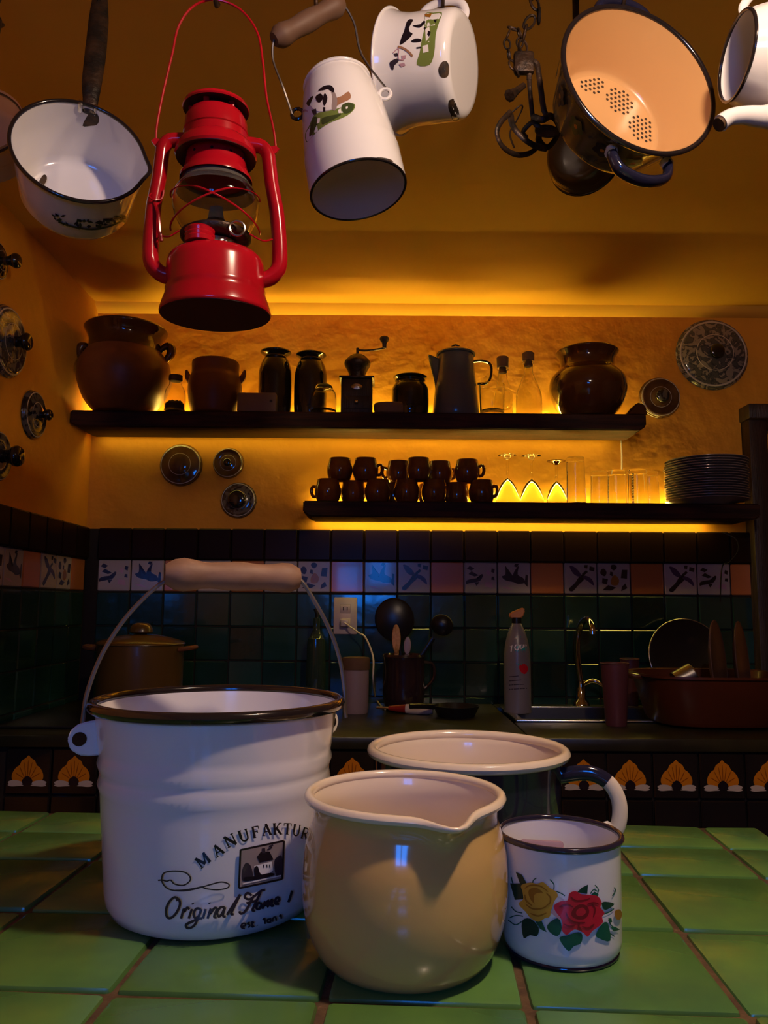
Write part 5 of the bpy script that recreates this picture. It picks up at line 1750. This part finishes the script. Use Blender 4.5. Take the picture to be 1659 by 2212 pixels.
tube('spring_bar', T([(490, 900), (505, 1100), (530, 1330)]), .0032, iron, tp, 8, sm=3, flat=.5)
tube('spring_bar', T([(580, 720), (615, 950), (660, 1260), (720, 1320)]), .0040, iron, tp, 8, sm=3, flat=.5)
tube('spring_bend', T([(490, 910), (500, 760), (540, 690), (585, 730)]), .0036, iron, tp, 8, sm=4, flat=.6)
tube('jaw', T([(280, 1270, -.02), (160, 1400, -.03), (125, 1530, -.03), (200, 1680, -.02), (350, 1760, 0), (500, 1740, .01), (620, 1640, .02)]), .0036, iron, tp, 8, sm=5, flat=.5)
tube('jaw', T([(275, 1300, -.01), (310, 1440, -.02), (420, 1570, -.02), (560, 1660, -.01), (680, 1690, .01)]), .0044, iron, tp, 8, sm=5, flat=.5)
tube('jaw', T([(270, 1300, 0), (390, 1200, 0), (410, 1240, .01), (330, 1400, .02), (270, 1520, .02), (320, 1680, .02)]), .0012, iron, tp, 6, sm=5)
tube('base_ring', T([(530, 1330, -.01), (640, 1360, -.02), (740, 1320, -.01), (820, 1420, .0), (800, 1560, .01), (690, 1680, .01), (600, 1600, .0), (610, 1480, -.01), (530, 1390, -.01), (420, 1500, 0), (460, 1560, .01)]), .0046, iron, tp, 8, sm=5, flat=.6)
pp_ = lathe('pan_plate', [(0, 0), (.016, 0), (.016, .002), (0, .002)], iron, tp, 24)
pp_.matrix_local = Matrix.Translation(T([(690, 1500, -.015)])[0]) @ Matrix.Rotation(math.radians(60), 4, 'X')
tube('trigger', T([(430, 970, -.005), (340, 1040, -.01), (265, 1090, -.015)]), [.004, .005, .0085], iron, tp, 8)
box('cross_plate', tuple(T([(430, 720)])[0] - Vector((.014, .006, .016))), tuple(T([(430, 720)])[0] + Vector((.014, .006, .016))), iron, tp, bev=.004)


def link(c, d, n, L=.011, w=.0065, r=.0016):
    d = d.normalized()
    n = (n - d * n.dot(d)).normalized()
    pts = []
    for k in range(14):
        a = 2 * math.pi * k / 14
        pts.append(c + d * (L * math.cos(a)) + n * (w * math.sin(a)))
    return tube('chain_link', pts, r, iron, tp, 6, closed=True)


path = smooth_path(T([(440, 700), (380, 560), (390, 420), (360, 360), (290, 330), (240, 430), (250, 580), (300, 740), (380, 880)]), 4)
acc, last, n_ = 0, path[0], 0
for p in path[1:]:
    acc += (p - last).length
    if acc > .0115:
        link(p, p - last, Vector((1, .3, 0)) if n_ % 2 else Vector((0, 1, .2)), .0075, .0048, .0014)
        n_ += 1
        acc = 0
    last = p
path = smooth_path(T([(440, 700), (420, 500), (460, 310), (520, 230), (600, 200), (560, 60), (520, -100), (500, -420)]), 5)
acc, last = 0, path[0]
for p in path[1:]:
    acc += (p - last).length
    if acc > .017:
        link(p, p - last, Vector((1, .3, 0)) if n_ % 2 else Vector((0, 1, .2)), .0115, .0062, .0019)
        n_ += 1
        acc = 0
    last = p
hook('iron hook carrying the trap chain', T0 + path[-1])

# --- white teapot at the right
M = axis_frame(1592, 122, .82, -72, -20) @ Matrix.Translation((0, 0, -.115))
tpot = thing('enamel_teapot', 'small white enamel teapot hung on its side, spout towards the colander', 'teapot', M=M)
tp_o = [(0, .001), (.046, 0), (.054, .005), (.060, .020), (.062, .045), (.059, .075), (.052, .100), (.0475, .112), (.0465, .115)]
lathe('body', tp_o + [(.0445, .115), (.050, .098), (.057, .075), (.060, .045), (.057, .02), (0, .006)], enamel, tpot, 64, sm=2, angle=60)
torus('mouth_rim', .0462, .0021, .115, blackrim, tpot, 64)
Mi = M.inverted()
spt = [Mi @ PY(*p) for p in [(1740, 215, .82), (1690, 246, .81), (1650, 252, .805), (1610, 249, .80), (1578, 253, .80), (1557, 266, .80)]]
tube('spout', spt, [.024, .017, .012, .0098, .009, .0095], enamel, tpot, 16, sm=5)
tube('spout_mouth', [Mi @ PY(1556.5, 266.5, .7995), Mi @ PY(1552, 270, .7992)], .0078, rust, tpot, 12)
upl = M.to_3x3().inverted() @ Vector((0, 0, 1))
ua = math.atan2(upl.y, upl.x)
ca, sa = math.cos(ua), math.sin(ua)
tube('handle', [(ca * r, sa * r, z_) for r, z_ in [(.049, .105), (.062, .108), (.080, .095), (.088, .070), (.084, .042), (.060, .026)]], .005, enamel, tpot, 10, sm=5, flat=.7)
hook('steel hook carrying the white teapot', M @ Vector((ca * .087, sa * .087, .068)))

# --- cream pan at the left edge
M = axis_frame(-52, 262, .90, -25, -40) @ Matrix.Translation((0, 0, -.05))
cr_ = thing('cream_pan', 'cream enamel pan hung beside the white saucepan', 'pan', M=M)
lathe('bowl', [(0, .001), (.046, 0), (.052, .006), (.057, .05), (.0555, .05), (.050, .008), (0, .005)], colander_in, cr_, 56, sm=2, angle=80)
torus('rim', .0565, .0022, .05, blackrim, cr_, 56)
upl = M.to_3x3().inverted() @ Vector((0, 0, 1))
ua = math.atan2(upl.y, upl.x)
ca, sa = math.cos(ua), math.sin(ua)
tube('handle', [(ca * r, sa * r, .048) for r in (.054, .09, .15, .19)], [.006, .007, .008, .006], iron, cr_, 10, flat=.5)
hook('iron hook carrying the cream pan', M @ Vector((ca * .188, sa * .188, .048)))

# ------------------------------------------------------------------ pendant lamp above the right end of the table
pn = thing('pendant_lamp', 'enamel shaded pendant lamp hung above the end of the table', 'lamp', LAMP)
shade_m = mat('lamp_shade_enamel', (.55, .5, .45), .4)
lathe('shade', [(.020, .095), (.030, .092), (.060, .070), (.105, .022), (.110, .018), (.108, .017), (.058, .067), (.028, .089), (.020, .091)], shade_m, pn, 48, angle=80)
tube('cord', [(0, 0, .09), (0, 0, ZC - LAMP.z)], .003, rubber, pn, 8)
lathe('socket', [(0, .045), (.016, .045), (.018, .09), (0, .095)], rubber, pn, 20)

lathe('bulb', [(0, .010), (.016, .016), (.022, .028), (.018, .040), (.012, .046), (0, .046)], mat('lit_bulb', (.8, .7, .5), .4, emit=(1, .75, .5), estr=6), pn, 24, sm=2)
